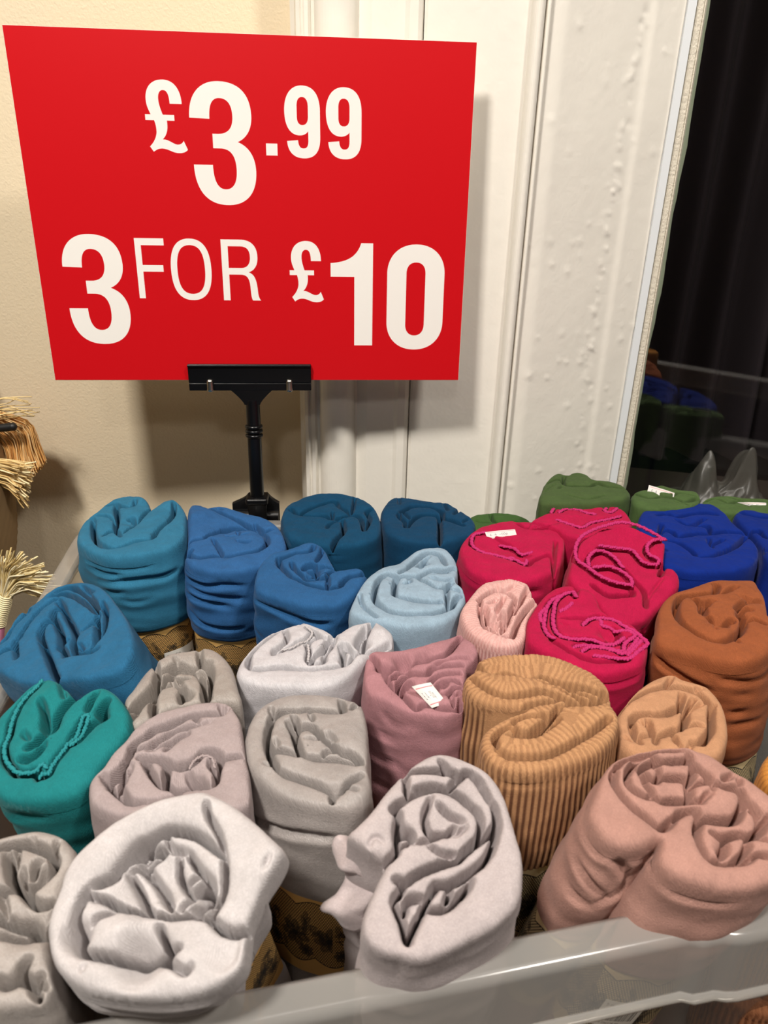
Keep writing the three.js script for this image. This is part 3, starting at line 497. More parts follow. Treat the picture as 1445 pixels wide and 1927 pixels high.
  // ---- overlocked edges: two-ply stitches along the hem
  if (o.stitch) {
    const gs = [], r = o.stitch.r ?? 0.0021;
    for (const s of o.stitch.p) {
      const c = new THREE.CatmullRomCurve3(pts(s).map((p) => crest(p, o.stitch.lift ?? -0.0003))), L = c.getLength(), N2 = Math.max(4, Math.round(L / (r * 1.05)));
      for (let i = 0; i <= N2; i++) {
        const p = c.getPointAt(i / N2), t = c.getTangentAt(i / N2), b = new THREE.SphereGeometry(r * 0.62, 7, 5); b.scale(1, 1, 2.0);
        const q = new THREE.Quaternion().setFromUnitVectors(V(0, 0, 1), t), tw = new THREE.Quaternion().setFromAxisAngle(n, 0.75);
        b.applyQuaternion(tw.multiply(q)); b.translate(p.x, p.y + 0.0004 * Math.sin(i * 2.1), p.z); gs.push(b);
      }
      const core = new THREE.TubeGeometry(c, N2, r * 0.62, 6); core.deleteAttribute('uv'); gs.forEach((x) => x.deleteAttribute('uv')); gs.push(core);
    }
    const q = mergeGeometries(gs.map((x) => { const y = x.index ? x.toNonIndexed() : x; y.deleteAttribute('uv'); return y; }));
    part('stitched_edge', q, std(o.stitch.col, 0.8), g, o.stitch.label);
  }
  if (o.sticker) {
    const c4 = pts(o.sticker.q).map((p, i) => topPoint(p, 0)), up = o.sticker.up ?? 0.004, mean = c4.reduce((s, p) => s + p.clone().sub(O).dot(n), 0) / 4;
    const nn = V(o.sticker.n?.[0] ?? 0, o.sticker.n?.[1] ?? 1, o.sticker.n?.[2] ?? 0).normalize(), cc0 = pts(o.sticker.q).reduce((s, p) => [s[0] + p[0] / 4, s[1] + p[1] / 4], [0, 0]);
    const anchor = topPoint(cc0, up), q4 = pts(o.sticker.q).map((p) => onPlane(...px(p), anchor, nn));
    const P = [], U = [], I = [], NX = 10;
    for (const side of [0.00018, -0.00018]) for (let j = 0; j < 2; j++) for (let i = 0; i <= NX; i++) {
      const t = i / NX, a = q4[0].clone().lerp(q4[1], t), b = q4[3].clone().lerp(q4[2], t), p = j ? b : a; p.addScaledVector(nn, side + (o.sticker.bow ?? 0.0015) * (1 - (2 * t - 1) ** 2)); P.push(p.x, p.y, p.z); U.push(t, 1 - j);
    }
    for (let s = 0; s < 2; s++) for (let i = 0; i < NX; i++) { const a = s * 2 * (NX + 1) + i, b = a + NX + 1; I.push(a, b, a + 1, a + 1, b, b + 1); }
    const q = new THREE.BufferGeometry(); q.setAttribute('position', new THREE.Float32BufferAttribute(P, 3)); q.setAttribute('uv', new THREE.Float32BufferAttribute(U, 2)); q.setIndex(I); q.computeVertexNormals();
    part('price_sticker', q, stickerMat, g, 'white price sticker');
  }
  return { g, topPoint, O, n, out: out.map(([a, b]) => at(a, b, 0)), flat };
}
// ---------------------------------------------------------------- the scarves, back row first
const CERISE = '#b01343', CSTITCH = '#ae1a60';
const ROLLS = [
  { key: 'green_low', crop: [850, 930, 3.2841], y: -0.02, col: '#3c5a2c', A: 0.007, label: 'low green scarf roll peeping out between petrol blue and cerise rolls', group: null,
    out: '80,180 110,150 170,132 260,122 370,128 450,150 490,185 470,235 380,262 250,268 140,250 90,220', cr: [['240,135 255,175 300,190 400,180', 0.8], ['130,175 190,190 250,185', 0.5]], na: 180, nr: 44, ns: 20 },
  { key: 'green_a', crop: [1000, 880, 3.2472], y: 0.016, col: '#475a33', A: 0.009, label: 'green scarf roll without a sticker, first of the green row, against the white window frame',
    out: '42,200 60,150 80,100 130,55 180,40 210,60 250,42 330,50 390,88 480,95 560,122 598,158 604,185 560,212 430,232 300,240 160,236 65,232',
    cr: [['80,112 130,92 180,92 205,122 280,132 350,130 400,110', 0.9], ['200,70 190,105', 0.7], ['190,130 160,152', 0.4], ['400,110 450,132 560,142', 0.7], ['80,165 140,122', 0.3], ['230,190 330,210 450,190', 0.4]] },
  { key: 'green_b', crop: [1000, 880, 3.2472], y: 0.008, col: '#4a6036', A: 0.008, label: 'green scarf roll with a white price sticker standing up, middle of the green row',
    out: '606,215 620,165 700,142 780,115 840,128 900,148 1000,155 1030,185 1030,215 990,245 900,262 760,266 650,250',
    cr: [['620,168 680,192 740,202 800,192 870,202 940,222 1010,202', 0.8], ['860,190 900,172 1000,190', 0.6], ['880,222 960,242', 0.5], ['700,150 760,170 800,192', 0.4]],
    sticker: { q: '718,107 874,155 865,208 703,165', n: [-0.1, 0.5, 0.86], up: 0.009 } },
  { key: 'green_c', crop: [1000, 880, 3.2472], y: 0.0, col: '#4a6036', A: 0.007, label: 'green scarf roll with a price sticker on its near edge, behind the bright blue rolls',
    out: '1034,228 1060,198 1130,180 1200,180 1300,193 1420,203 1500,218 1525,255 1480,285 1330,292 1150,282 1060,258',
    cr: [['1040,222 1120,202 1200,232 1260,218 1330,252', 0.7], ['1200,190 1300,215 1440,225', 0.6]],
    sticker: { q: '1258,213 1433,215 1434,252 1370,246', n: [0, 0.6, 0.8], up: 0.008 } },
  { key: 'petrol_a', crop: [510, 920, 3.6125], y: 0.004, col: '#0e4262', A: 0.011, lam: 0.0075, label: 'petrol blue scarf roll with a deep split down its front, right of the sign stand', band: 0,
    out: '65,235 70,190 100,132 170,95 260,60 420,43 540,60 620,85 690,125 735,190 752,265 735,335 670,380 560,410 420,412 280,400 150,370 85,320',
    cr: [['200,190 260,160 340,130 430,108 460,140 510,170 535,190', 0.95], ['130,160 190,195 280,205 370,210 410,230 480,215', 1], ['570,80 560,140 545,190', 0.6], ['480,215 540,200 590,210 620,250 630,315', 0.9], ['630,315 670,230 650,180 690,160', 0.8], ['420,190 415,230', 0.6], ['380,290 400,265 470,230', 0.6], ['485,230 495,300 480,330 440,372 415,410', 1]],
    side: [['478,335 435,380 405,440 400,500', 1], ['110,330 250,400 400,420', 0.4]] },
  { key: 'petrol_b', crop: [510, 920, 3.6125], y: 0.004, col: '#0d3c5c', A: 0.010, lam: 0.0075, label: 'petrol blue scarf roll with a straight seam down its front, beside the low green roll',
    out: '745,215 748,160 790,100 830,73 920,76 1040,90 1100,108 1180,105 1250,138 1320,180 1370,215 1392,262 1370,320 1310,355 1200,380 1060,390 920,375 810,335 760,285',
    cr: [['880,182 960,142 1040,142 1100,150 1160,180 1172,217 1240,240 1310,270', 0.95], ['870,190 872,212 910,240 920,285 950,240 1010,202 1080,196 1130,202 1145,240 1146,380', 1], ['870,75 870,130', 0.5], ['1170,112 1200,170', 0.5], ['890,172 940,220', 0.6], ['1240,200 1290,150', 0.6], ['1300,250 1350,220', 0.5]],
    side: [['1146,360 1146,420 1148,470', 1]] },
  { key: 'teal_back', crop: [130, 920, 5.667], y: 0.006, col: '#2f7090', A: 0.012, drop: 0.068, band: 1, bandU: 0.1, tilt: [-0.05, 0], wr: 0.0022, label: 'tall teal blue scarf roll with slack side wrinkles and a barcode on its lace band',
    out: '80,590 95,480 150,395 210,345 320,258 400,190 500,133 620,113 760,120 840,150 872,205 890,245 960,212 1050,165 1130,150 1190,180 1240,250 1262,330 1255,480 1210,590 1100,670 920,730 740,770 560,785 380,770 230,715 130,655',
    c: [660, 450],
    cr: [['270,390 265,470 280,560 330,630 420,665 500,668 600,640 740,600 890,580 930,510 1000,440 1080,370 1120,290 1130,220', 1], ['210,360 260,362 290,400', 0.5], ['290,330 400,330 460,350 510,400', 0.6], ['385,550 400,520 450,480 500,460 510,400 520,330 510,260 530,205', 1], ['500,470 560,520 640,470 720,400 830,290 885,245', 0.95], ['640,360 680,350 710,385', 0.9], ['420,230 500,200 540,220 640,240 700,220 720,180', 0.8], ['390,550 430,510 480,500 520,520 560,560', 0.6]],
    pits: [[660, 390, -5, 90], [760, 180, 3, 90], [1120, 220, 4, 120]],
    side: [['170,730 300,800 500,800 700,780 900,690', 0.6], ['200,840 400,910 560,920', 0.7], ['330,975 600,990 800,972 1000,930 1160,850', 0.9], ['380,1085 600,1110', 0.7], ['560,1200 700,1210 900,1160', 0.4]], barcode: [[1185, 1660], 0.03] },
  { key: 'royal_back', crop: [330, 930, 6.02], y: 0.004, col: '#2c5b8e', A: 0.011, drop: 0.066, band: 1, bandU: 0.45, wr: 0.002, tilt: [0.03, 0.06], label: 'royal blue scarf roll with a lace paper band showing, in front of the sign stand',
    out: '104,760 125,660 138,500 132,300 150,180 200,132 300,150 420,165 560,165 700,208 850,248 980,280 1100,340 1200,430 1250,540 1262,650 1190,750 1050,840 840,900 640,935 440,925 260,890 150,835', c: [640, 560],
    cr: [['320,170 440,220 560,270 700,330 830,390 920,420', 0.9], ['340,530 450,480 560,430 680,400 790,420 870,430', 1], ['120,610 200,562 300,550 350,540', 0.8], ['870,430 960,470 1020,510 1045,560 1030,610 980,660 900,690 780,710 680,730 590,745 440,740 300,760 200,740 150,700 190,670', 1], ['900,380 930,410 1010,460 1100,440', 0.7], ['470,190 540,220', 0.5], ['700,420 720,490', 0.5], ['560,490 620,510 740,500 830,490', 0.4], ['430,560 480,640 540,730', 0.6], ['700,570 770,590 850,580', 0.5]],
    pits: [[640, 440, -4, 140], [250, 300, 4, 150]],
    side: [['110,920 200,1000 340,1040 560,1045 780,1035', 0.9], ['130,1110 240,1195 420,1240 620,1280', 0.8], ['180,1330 280,1455 460,1520 640,1530 780,1515', 0.9], ['130,1010 300,1125 600,1180 800,1180', 0.6]] },
  { key: 'blue_a', crop: [1000, 880, 3.2472], y: 0.004, col: '#08287f', A: 0.009, drop: 0.12, label: 'bright cobalt blue scarf roll behind the brown roll, larger of the two cobalt rolls',
    out: '646,350 660,300 700,256 780,240 900,230 1040,230 1120,242 1190,300 1240,360 1310,415 1370,480 1390,545 1340,620 1220,655 1060,665 900,650 780,605 690,510 655,420', c: [1000, 470],
    cr: [['760,310 820,300 880,320 960,305 1060,295 1130,310', 0.9], ['790,370 780,420 800,400 850,410 900,440 1010,420 1100,420 1180,410 1250,415 1300,420', 0.95], ['980,370 1070,380 1100,410 1200,405', 1], ['830,460 900,480 980,530 1010,560 1100,560 1170,530 1240,500 1290,450 1310,430', 1], ['1080,450 1090,490 1170,460', 0.7], ['880,340 960,370 1060,330', 0.7], ['1080,460 1100,510', 0.7]],
    side: [['850,680 1000,690 1200,640', 0.5]] },
  { key: 'blue_b', crop: [1000, 880, 3.2472], y: 0, col: '#08267a', A: 0.009, drop: 0.12, label: 'bright cobalt blue scarf roll cut by the picture edge, beside the larger cobalt roll',
    out: '1235,300 1290,268 1400,284 1520,305 1600,370 1620,470 1570,560 1480,590 1420,560 1400,490 1340,420 1260,352', c: [1440, 420],
    cr: [['1270,290 1340,312 1460,330', 0.8], ['1330,412 1380,402 1420,440 1480,460 1560,450', 0.95], ['1400,520 1460,522', 0.8]], na: 220, nr: 60 },
  { key: 'cerise_back', crop: [850, 930, 3.2841], y: 0.010, col: CERISE, A: 0.008, label: 'cerise scarf roll in front of the green row, rearmost of the four cerise rolls',
    out: '470,215 500,165 560,140 605,120 640,80 720,62 850,63 960,75 1060,110 1110,170 1112,205 1060,248 900,283 770,280 695,262 640,228 560,200 490,205', c: [800, 190],
    cr: [['610,132 640,92 740,72 860,72 950,92 940,115 970,130 1020,102', 0.8], ['660,132 700,107 780,112 830,132 880,142', 0.8], ['650,177 730,202 800,222 860,192 960,172 1040,152', 0.8], ['480,190 540,200 620,215', 0.5]],
    stitch: { col: CSTITCH, label: 'bright pink overlocked hem', p: ['610,136 640,96 740,76 860,76 950,96 940,119 970,134 1020,106', '660,134 700,109 780,114 830,134 880,144', '650,179 730,204 800,224 860,194 960,174 1040,154'] } },
  { key: 'cerise_left', crop: [850, 930, 3.2841], y: 0.004, col: CERISE, A: 0.010, drop: 0.1, label: 'cerise scarf roll carrying a white price sticker, left of the other cerise rolls',
    out: '44,380 55,320 100,262 180,215 270,192 350,173 420,183 470,180 560,198 640,230 690,250 700,330 690,420 640,490 550,540 430,562 300,556 180,530 85,465', c: [370, 370],
    cr: [['130,275 120,330 180,370 280,390 380,420 460,460 480,440', 0.95], ['150,262 250,282 370,332', 0.4], ['300,320 380,350 430,400 480,400', 0.8], ['460,460 530,420 600,400 620,430 630,500', 0.8], ['390,190 430,220 480,235 560,240', 0.8], ['130,270 200,270', 0.5], ['630,500 630,420 640,312', 0.6], ['480,235 600,240 680,250', 0.5]],
    pits: [[300, 350, -5, 110]],
    side: [['60,430 150,510 400,600 560,600', 0.8], ['630,500 632,560 628,600', 0.8]],
    stitch: { col: CSTITCH, label: 'bright pink overlocked hem', p: ['200,262 140,268 122,300 135,345 190,372 280,392 370,418', '300,322 350,330 390,352 430,392 490,385', '365,405 400,425 450,450 462,432'] },
    sticker: { q: '205,235 390,217 403,258 222,278', n: [0, 0.6, 0.8], up: 0.012 } },
  { key: 'cerise_mid', crop: [850, 930, 3.2841], y: 0.012, col: CERISE, A: 0.010, drop: 0.12, tilt: [0.02, 0.22], label: 'cerise scarf roll whose stitched edge stands up in a tall open loop',
    out: '715,540 722,470 742,410 752,330 790,278 860,238 940,203 1040,193 1140,213 1230,250 1316,285 1314,440 1372,470 1407,530 1402,590 1340,660 1260,740 1190,800 1080,830 1000,815 935,760 865,668 770,605', c: [1040, 500],
    cr: [['1240,310 1315,290 1230,262 1140,222 1040,202 940,217 860,252 790,302 757,370 770,430 830,480 900,540 990,580 1100,600', 0.8], ['840,462 840,412 880,380 940,380 1000,430 1045,487', 0.8], ['870,482 960,482 1040,512 1100,570', 0.8], ['900,352 1000,345 1110,350 1130,390 1180,440 1260,450 1270,430 1210,390 1200,340 1240,310', 0.9], ['1060,480 1100,530 1180,620 1192,720', 0.8], ['1280,520 1312,440', 1], ['860,580 950,640 1040,645 1110,640 1100,600', 0.9], ['1300,535 1250,600 1195,680', 0.3]],
    pits: [[1050, 300, -7, 150], [850, 430, -5, 70], [1200, 470, -3, 100]],
    side: [['1192,760 1180,840 1165,900', 0.9], ['720,600 800,680 900,740', 0.4]],
    stitch: { col: CSTITCH, label: 'bright pink overlocked hem', lift: 0.003, p: ['1312,295 1230,258 1140,220 1040,200 940,212 860,248 790,298 757,368 770,428 830,478 900,540 990,580 1098,600', '840,460 840,410 880,380 940,380 1000,430 1045,485', '870,482 960,482 1040,512 1100,570 1098,600', '905,350 1000,347 1110,352 1130,390 1180,440 1260,450 1270,430 1212,390 1202,340 1240,312 1310,300'] } },
  { key: 'light_blue', deep: 0.018, gs: 0.0014, crop: [640, 1020, 5.78], y: 0, col: '#91a8ba', A: 0.011, drop: 0.12, fuzz: 1, label: 'pale sky blue scarf roll coiled to a high peak beside the pink ribbed roll',
    out: '95,800 118,700 170,590 222,490 300,400 400,330 520,285 620,255 700,200 800,130 920,95 1080,80 1160,108 1240,188 1276,270 1282,370 1262,450 1330,515 1352,570 1368,640 1330,720 1270,820 1150,910 980,960 800,970 600,950 380,900 200,860', c: [730, 560],
    cr: [['340,605 370,600 385,520 420,450 490,395', 0.95], ['370,605 380,670 440,730 540,790 660,820 860,830 1040,810 1150,770 1200,740 1230,690 1260,640 1310,620', 1], ['490,395 560,400 620,420 590,490 590,560 600,620 680,640 800,670 940,690 1060,700 1100,680', 1], ['555,490 590,495', 0.9], ['590,480 620,430 700,410 800,415 850,410 900,390 1000,350 1120,350 1250,320', 0.95], ['740,320 800,250 870,190 960,160 1050,170 1110,210 1140,290', 1], ['640,380 740,320', 0.7], ['870,320 920,220 960,200', 0.8], ['830,310 880,250 940,260 890,300', 0.6], ['700,490 760,470 740,430', 0.6], ['840,430 920,470 1050,540 1150,520 1220,470', 0.9], ['980,430 1100,460 1230,440', 0.5], ['1000,390 1100,380 1200,370', 0.5], ['1150,530 1160,640 1170,750', 0.7], ['1230,540 1320,560', 0.6], ['1150,520 1240,560 1310,590', 0.6], ['210,600 230,690 290,780 400,860', 0.5]],
    pits: [[930, 260, -3, 70]], side: [['250,900 400,950 700,990', 0.4]] },
  { key: 'mid_blue', crop: [450, 1010, 5.78], y: 0, col: '#285888', A: 0.011, drop: 0.068, band: 1, bandU: 0.2, tilt: [0, 0.08], label: 'mid blue scarf roll with an oblique wrap edge across its front, behind the silvery roll',
    out: '162,590 175,440 220,330 300,240 400,185 560,145 700,90 800,78 880,112 940,160 990,260 1045,360 1070,400 1140,400 1220,368 1310,362 1370,398 1392,450 1340,560 1270,660 1160,750 1000,805 800,810 600,780 400,715 240,650', c: [700, 490],
    cr: [['430,270 440,340 480,390 570,470 660,500 760,560 880,590 960,600 1060,580 1100,570 1130,520 1200,470 1310,450 1370,410', 1], ['430,280 520,250 620,215 740,200 790,180 820,130', 0.9], ['570,320 600,380 680,440 760,490 870,490 950,470', 0.9], ['690,390 740,350 820,345 850,400 840,450 870,480', 0.8], ['910,150 890,220 840,310', 0.7], ['860,360 950,370 1050,392', 0.6], ['960,600 970,520 960,450 1060,400', 0.7], ['760,390 830,400 800,450 740,440', 0.8]],
    pits: [[800, 410, -6, 90]],
    side: [['195,620 260,690 400,790 560,870 700,920 860,950 1000,950', 1], ['140,960 240,1090', 0.6]] },
  { key: 'pink_rib', crop: [840, 1080, 8.0278], y: 0.004, col: '#d9ada7', col2: '#c08783', rib: 0.0031, A: 0.010, drop: 0.1, na: 520, label: 'pale pink ribbed scarf roll, small, coiled around a dark hollow, next to the cerise rolls',
    out: '225,540 300,430 390,310 500,208 640,148 780,116 950,116 1100,138 1225,180 1292,270 1304,375 1372,398 1386,440 1325,540 1255,660 1215,800 1200,950 1140,1070 1010,1140 850,1150 660,1110 480,1020 320,900 230,780 195,650', c: [760, 640],
    cr: [['510,490 490,440 540,390 620,340 700,310 840,305 920,330 1000,390 1040,440', 1], ['740,250 800,290 930,290 1040,220', 0.4], ['505,500 510,600 540,740 590,860 680,900 760,950 860,980 960,1000 1010,940 1050,820 1120,680 1250,500 1370,410', 0.95], ['590,550 620,660 640,780 740,830 770,760 840,680 880,620', 1], ['620,510 720,470 760,430', 0.5], ['740,600 830,480 870,390', 0.6], ['700,720 790,560 830,500', 0.5], ['760,830 820,790 900,720 910,650 860,610 770,630', 0.9], ['1040,440 960,600 900,760 820,930', 0.9], ['1000,660 1040,560 1120,450 1180,320 1240,230', 0.8], ['650,800 700,870 740,900', 0.6], ['750,830 770,930', 0.5]],
    pits: [[790, 720, -20, 110], [680, 660, -8, 90]] },
  { key: 'brown', deep: 0.02, gs: 0.0016, crop: [1200, 1080, 5.6694], y: 0.004, col: '#935231', A: 0.013, lam: 0.009, drop: 0.086, shift: [0.035, 0], taper: 0.98, band: 'pale', bandU: 0.3, fuzz: 1, wr: 0.002, label: 'rust brown scarf roll coiled in a plump spiral, at the right picture edge',
    out: '172,720 192,560 205,430 250,320 330,240 430,198 560,168 740,105 900,95 1100,90 1200,78 1260,108 1300,190 1350,270 1378,380 1395,480 1450,560 1465,700 1430,850 1310,950 1100,1000 860,985 640,925 420,870 250,810', c: [800, 540],
    cr: [['420,320 400,400 420,500 500,600 620,690 740,750 870,770 980,740 1080,660 1110,600 1120,520 1080,470 1060,460', 1], ['420,320 470,280 560,265 700,260 810,245 830,180 800,150', 0.9], ['810,245 900,250 1040,190', 0.6], ['580,300 640,350 670,400 665,460', 0.95], ['665,470 740,500 800,570 860,600 920,570 1010,530', 1], ['690,400 760,350', 0.7], ['720,470 700,400 740,350 800,340', 0.6], ['870,590 920,600 930,570', 0.8], ['1030,430 1080,380 1160,350 1330,340', 0.7], ['1060,470 1120,430 1200,440', 0.8], ['1110,560 1180,530 1260,540 1340,590', 0.7], ['1030,740 1060,780', 0.5], ['800,620 820,650', 0.4], ['1060,290 1200,330', 0.5], ['600,310 640,340 740,350', 0.6]],
    pits: [[860, 570, -6, 70], [1090, 490, -6, 50]],
    side: [['180,830 260,960 420,1085 620,1175 800,1270', 1], ['700,1010 1000,1050 1300,990', 0.6], ['850,1125 1100,1145 1380,1065', 0.7], ['950,1480 1180,1455', 0.9], ['1000,1310 1250,1290', 0.5], ['960,1620 1150,1600 1300,1540', 0.6]] },
  { key: 'teal_left', deep: 0.018, gs: 0.0014, crop: [0, 1090, 4.8167], y: 0.004, col: '#276288', A: 0.012, drop: 0.13, thin: 0.0018, lam: 0.0045, tilt: [-0.30, 0.10], shift: [0.01, 0], len: 1, label: 'teal blue scarf roll leaning out to the left, its open coil beside the straw tassels',
    out: '-10,660 -15,620 20,580 80,500 140,400 210,330 300,278 420,188 540,103 640,65 760,50 880,68 980,130 1070,240 1150,350 1205,460 1245,600 1210,760 1100,880 920,945 740,970 560,965 400,985 200,980 60,920 -60,850 -70,740', c: [640, 560],
    cr: [['-20,745 60,690 140,660 160,620 210,550 290,440 370,340 460,260 540,205', 0.9], ['170,620 165,680 180,770', 0.6], ['545,230 590,290 620,370 660,440 690,520 680,600 690,690', 0.95], ['500,400 510,350 550,290 570,310', 0.95], ['400,590 390,520 430,440 500,400 530,440 560,520 570,600 560,640 600,680 625,735 690,700 780,690 860,650 920,580 960,500 975,400 965,310 940,250', 1], ['625,735 720,720 860,700 920,680', 0.6], ['620,560 590,620', 0.7], ['690,690 720,700 800,690 870,620 890,540 890,440 880,380 900,330', 0.95], ['540,150 640,110 720,130 800,170 860,230 900,300', 1], ['480,190 600,170 700,200 800,260 890,320', 0.8], ['760,470 800,450 860,390', 0.8], ['730,620 760,660', 0.6], ['760,100 840,150 870,150', 0.5], ['250,320 270,340 150,460 60,600 0,620', 0.8], ['400,590 430,680 470,780 520,900 550,940', 1]],
    pits: [[720, 460, -4, 180], [790, 640, -3, 60]],
    side: [['100,930 300,920 430,890', 0.5], ['1180,760 1120,900 950,1000', 0.5]] },
  { key: 'peach', deep: 0.018, gs: 0.0015, crop: [1140, 1260, 4.7377], y: -0.006, col: '#ba8b69', A: 0.011, lam: 0.0075, drop: 0.12, fuzz: 1, label: 'peach scarf roll in a tight lumpy coil, in front of the rust brown roll',
    out: '85,520 100,390 170,290 260,200 380,120 500,73 590,68 660,108 800,148 920,198 1010,288 1062,390 1088,500 1092,620 1062,720 1000,800 850,850 600,862 350,842 180,780 100,680',
    cr: [['80,420 160,330 280,250 420,205 560,190 680,200 780,230 860,280 910,340 960,350', 0.95], ['940,350 930,450 930,560 880,640 830,695 760,690', 0.95], ['520,190 580,100', 0.6], ['770,215 850,210', 0.5], ['220,500 250,450 330,430 420,435 520,430 600,390 650,370 700,390 700,460 690,520 650,570', 1], ['650,370 670,310 670,250', 0.9], ['700,390 770,300', 0.8], ['700,430 760,380 860,340', 0.5], ['220,510 240,590 270,660 300,700', 0.9], ['370,490 390,560 410,600 440,630 520,610 600,570 660,560', 0.95], ['290,490 350,540', 0.5], ['270,640 350,620 430,630', 0.6], ['440,630 430,700', 0.7], ['540,610 600,640 620,700', 0.7], ['670,560 740,535 850,540', 0.6], ['150,630 220,680', 0.5], ['600,650 700,760 760,690', 0.4]] },
  { key: 'cerise_front', crop: [970, 1090, 5.1607], y: 0.004, col: CERISE, A: 0.010, drop: 0.09, label: 'cerise scarf roll with many layers of stitched edge, nearest of the cerise rolls',
    out: '98,560 105,430 160,320 250,198 350,118 480,84 600,74 690,94 760,160 800,240 840,330 920,385 1010,405 1130,455 1235,550 1284,640 1284,730 1240,840 1110,905 940,950 760,940 560,890 380,800 210,710 120,640', c: [660, 520],
    cr: [['570,230 540,180 470,180 390,240 370,330 360,420 380,520 440,590 560,610 680,610 780,630 840,650 940,660 1050,600', 0.95], ['480,180 360,220 300,300 280,400 270,480 310,570 360,610', 0.9], ['650,470 720,420 840,410 960,430 1040,480 1150,540 1230,600 1270,650', 0.8], ['560,690 640,660 760,655 900,700 1030,720 1060,640 1150,590', 0.8], ['640,740 700,700 820,700 960,730 1040,760 1120,690 1180,610', 0.8], ['430,410 560,410 700,410 830,380', 0.6], ['450,460 500,470', 0.4], ['870,650 960,600 1000,560 950,500', 0.8], ['330,620 440,690 560,760 760,830 960,830 1090,815', 0.9], ['600,100 580,180 570,230', 0.6]],
    pits: [[900, 560, -8, 90], [600, 500, -3, 160], [650, 200, 4, 120]],
    side: [['700,945 900,965 1100,935 1210,895', 1]],
    stitch: { col: CSTITCH, label: 'bright pink overlocked hem', p: ['575,235 545,180 470,180 390,240 370,330 360,420 380,520 440,592 560,612 680,612 780,632 840,652 940,662 1050,602', '480,180 360,220 300,300 280,400 272,480 312,570 360,612', '430,350 480,330 545,280', '240,440 235,370 280,320', '650,472 720,420 840,410 960,430 1040,480 1150,540 1230,600 1272,650 1180,745 1090,812 960,805 860,795 760,790', '820,440 840,490 900,500 960,520 1080,540 1150,580 1060,645 1030,722 930,705 780,665 650,672 560,700', '640,742 700,705 820,702 960,732 1040,762 1120,692 1180,612', '1080,775 1150,700 1215,630'] } },
  { key: 'silver', crop: [430, 1160, 4.3788], y: 0, col: '#c0bdc1', A: 0.010, drop: 0.12, rough: 0.62, sheen: 0.5, spec: 0.5, fuzz: 1, label: 'silvery white satin scarf roll with an upright loop, below the mid blue roll',
    out: '62,500 78,420 130,335 230,228 340,148 460,93 590,63 700,93 800,128 870,168 910,160 980,110 1080,78 1190,43 1260,78 1330,130 1362,180 1352,240 1310,288 1190,325 1105,410 1000,520 850,600 650,625 430,620 250,595 110,560', c: [660, 330],
    cr: [['175,460 160,400 180,340 280,240 370,170 450,120 590,80', 0.8], ['180,465 300,470 420,450 560,460 700,470 850,450 960,420 1000,380 1080,320 1200,300 1330,240', 0.95], ['160,430 180,350', 0.8], ['370,360 380,310 420,280 480,220 470,150 450,120', 0.7], ['380,340 480,300 560,250 640,210 690,160 640,120', 0.7], ['440,310 520,300 640,230', 0.5], ['660,360 660,300 650,270 690,220 760,200', 0.8], ['680,420 690,370 780,290 820,220 870,180', 0.9], ['700,150 760,200 800,200', 0.8], ['680,420 780,400 790,340 850,260 880,190', 0.8], ['920,260 940,320 940,410', 1], ['940,410 1040,350', 0.7], ['960,260 1030,340', 0.8], ['1060,240 1100,290 1110,220 1150,140 1190,60', 1], ['1060,240 1080,190 1140,110', 0.8], ['660,320 650,380 680,425', 0.7]],
    pits: [[1095, 250, -14, 50], [950, 380, -5, 50], [1250, 160, 3, 90]], stitch: { col: '#b0acae', r: 0.0011, label: 'satin hem with overlock stitches', p: ['440,312 520,300 590,260 640,230 690,165 640,118', '655,270 662,330 655,400'] } },
  { key: 'mauve_pink', deep: 0.016, gs: 0.0013, crop: [670, 1190, 5.78], y: 0, col: '#a8797f', A: 0.010, lam: 0.006, thin: 0.002, drop: 0.13, label: 'dusty rose scarf roll with a white price sticker, beside the striped tan roll',
    out: '76,540 85,420 118,275 200,222 340,225 500,210 700,170 850,130 1000,80 1140,28 1210,88 1290,150 1330,240 1290,330 1215,420 1190,560 1180,700 1170,830 1080,905 940,945 760,925 560,890 400,830 250,765 120,680', c: [680, 520],
    cr: [['150,285 200,330 260,410 310,480', 1], ['310,500 340,430 430,400 540,380 640,340 720,310 860,300 1000,260 1090,140 1150,60', 1], ['310,490 350,570 420,650 480,690 540,750 650,850 730,820 840,830 920,860 1100,840 1130,760', 1], ['330,520 400,520 440,470 540,440 620,470 760,470 830,420 960,400 1150,400', 0.95], ['450,670 450,600 480,540 540,500 640,470', 0.9], ['500,690 510,600 560,555 620,560', 0.8], ['540,640 560,580 620,600', 0.8], ['800,560 860,500 960,480 1060,480 1130,490', 0.9], ['870,680 880,600 940,560 1060,560 1130,600', 0.8], ['880,690 980,690 1060,640 1130,640', 0.9], ['950,610 980,580', 1], ['1040,700 1080,720 1120,700', 0.8], ['1000,690 1050,790 1060,830', 0.7], ['860,380 1000,330 1250,320', 0.5]],
    pits: [[300, 425, -26, 60], [520, 345, -16, 90], [720, 315, -10, 80], [700, 600, -5, 200], [950, 600, -5, 40]],
    side: [['170,1060 300,1150 450,1200', 0.6], ['160,1290 300,1400 500,1450', 0.7], ['200,1600 350,1680', 0.7], ['250,850 400,1000 700,1010', 0.4]],
    sticker: { q: '605,590 810,545 990,770 825,825', n: [0.05, 0.75, 0.66], up: 0.010 } },
  { key: 'tan_rib', deep: 0.022, gs: 0.0014, crop: [860, 1220, 4.5156], y: 0.012, col: '#bb8d65', col2: '#6a4530', rib: 0.0042, A: 0.012, lam: 0.0075, drop: 0.074, band: 'pale', bandU: 0.6, na: 640, nr: 96, wr: 0.001, label: 'tan scarf roll with light and dark ribbed stripes, folded in an S',
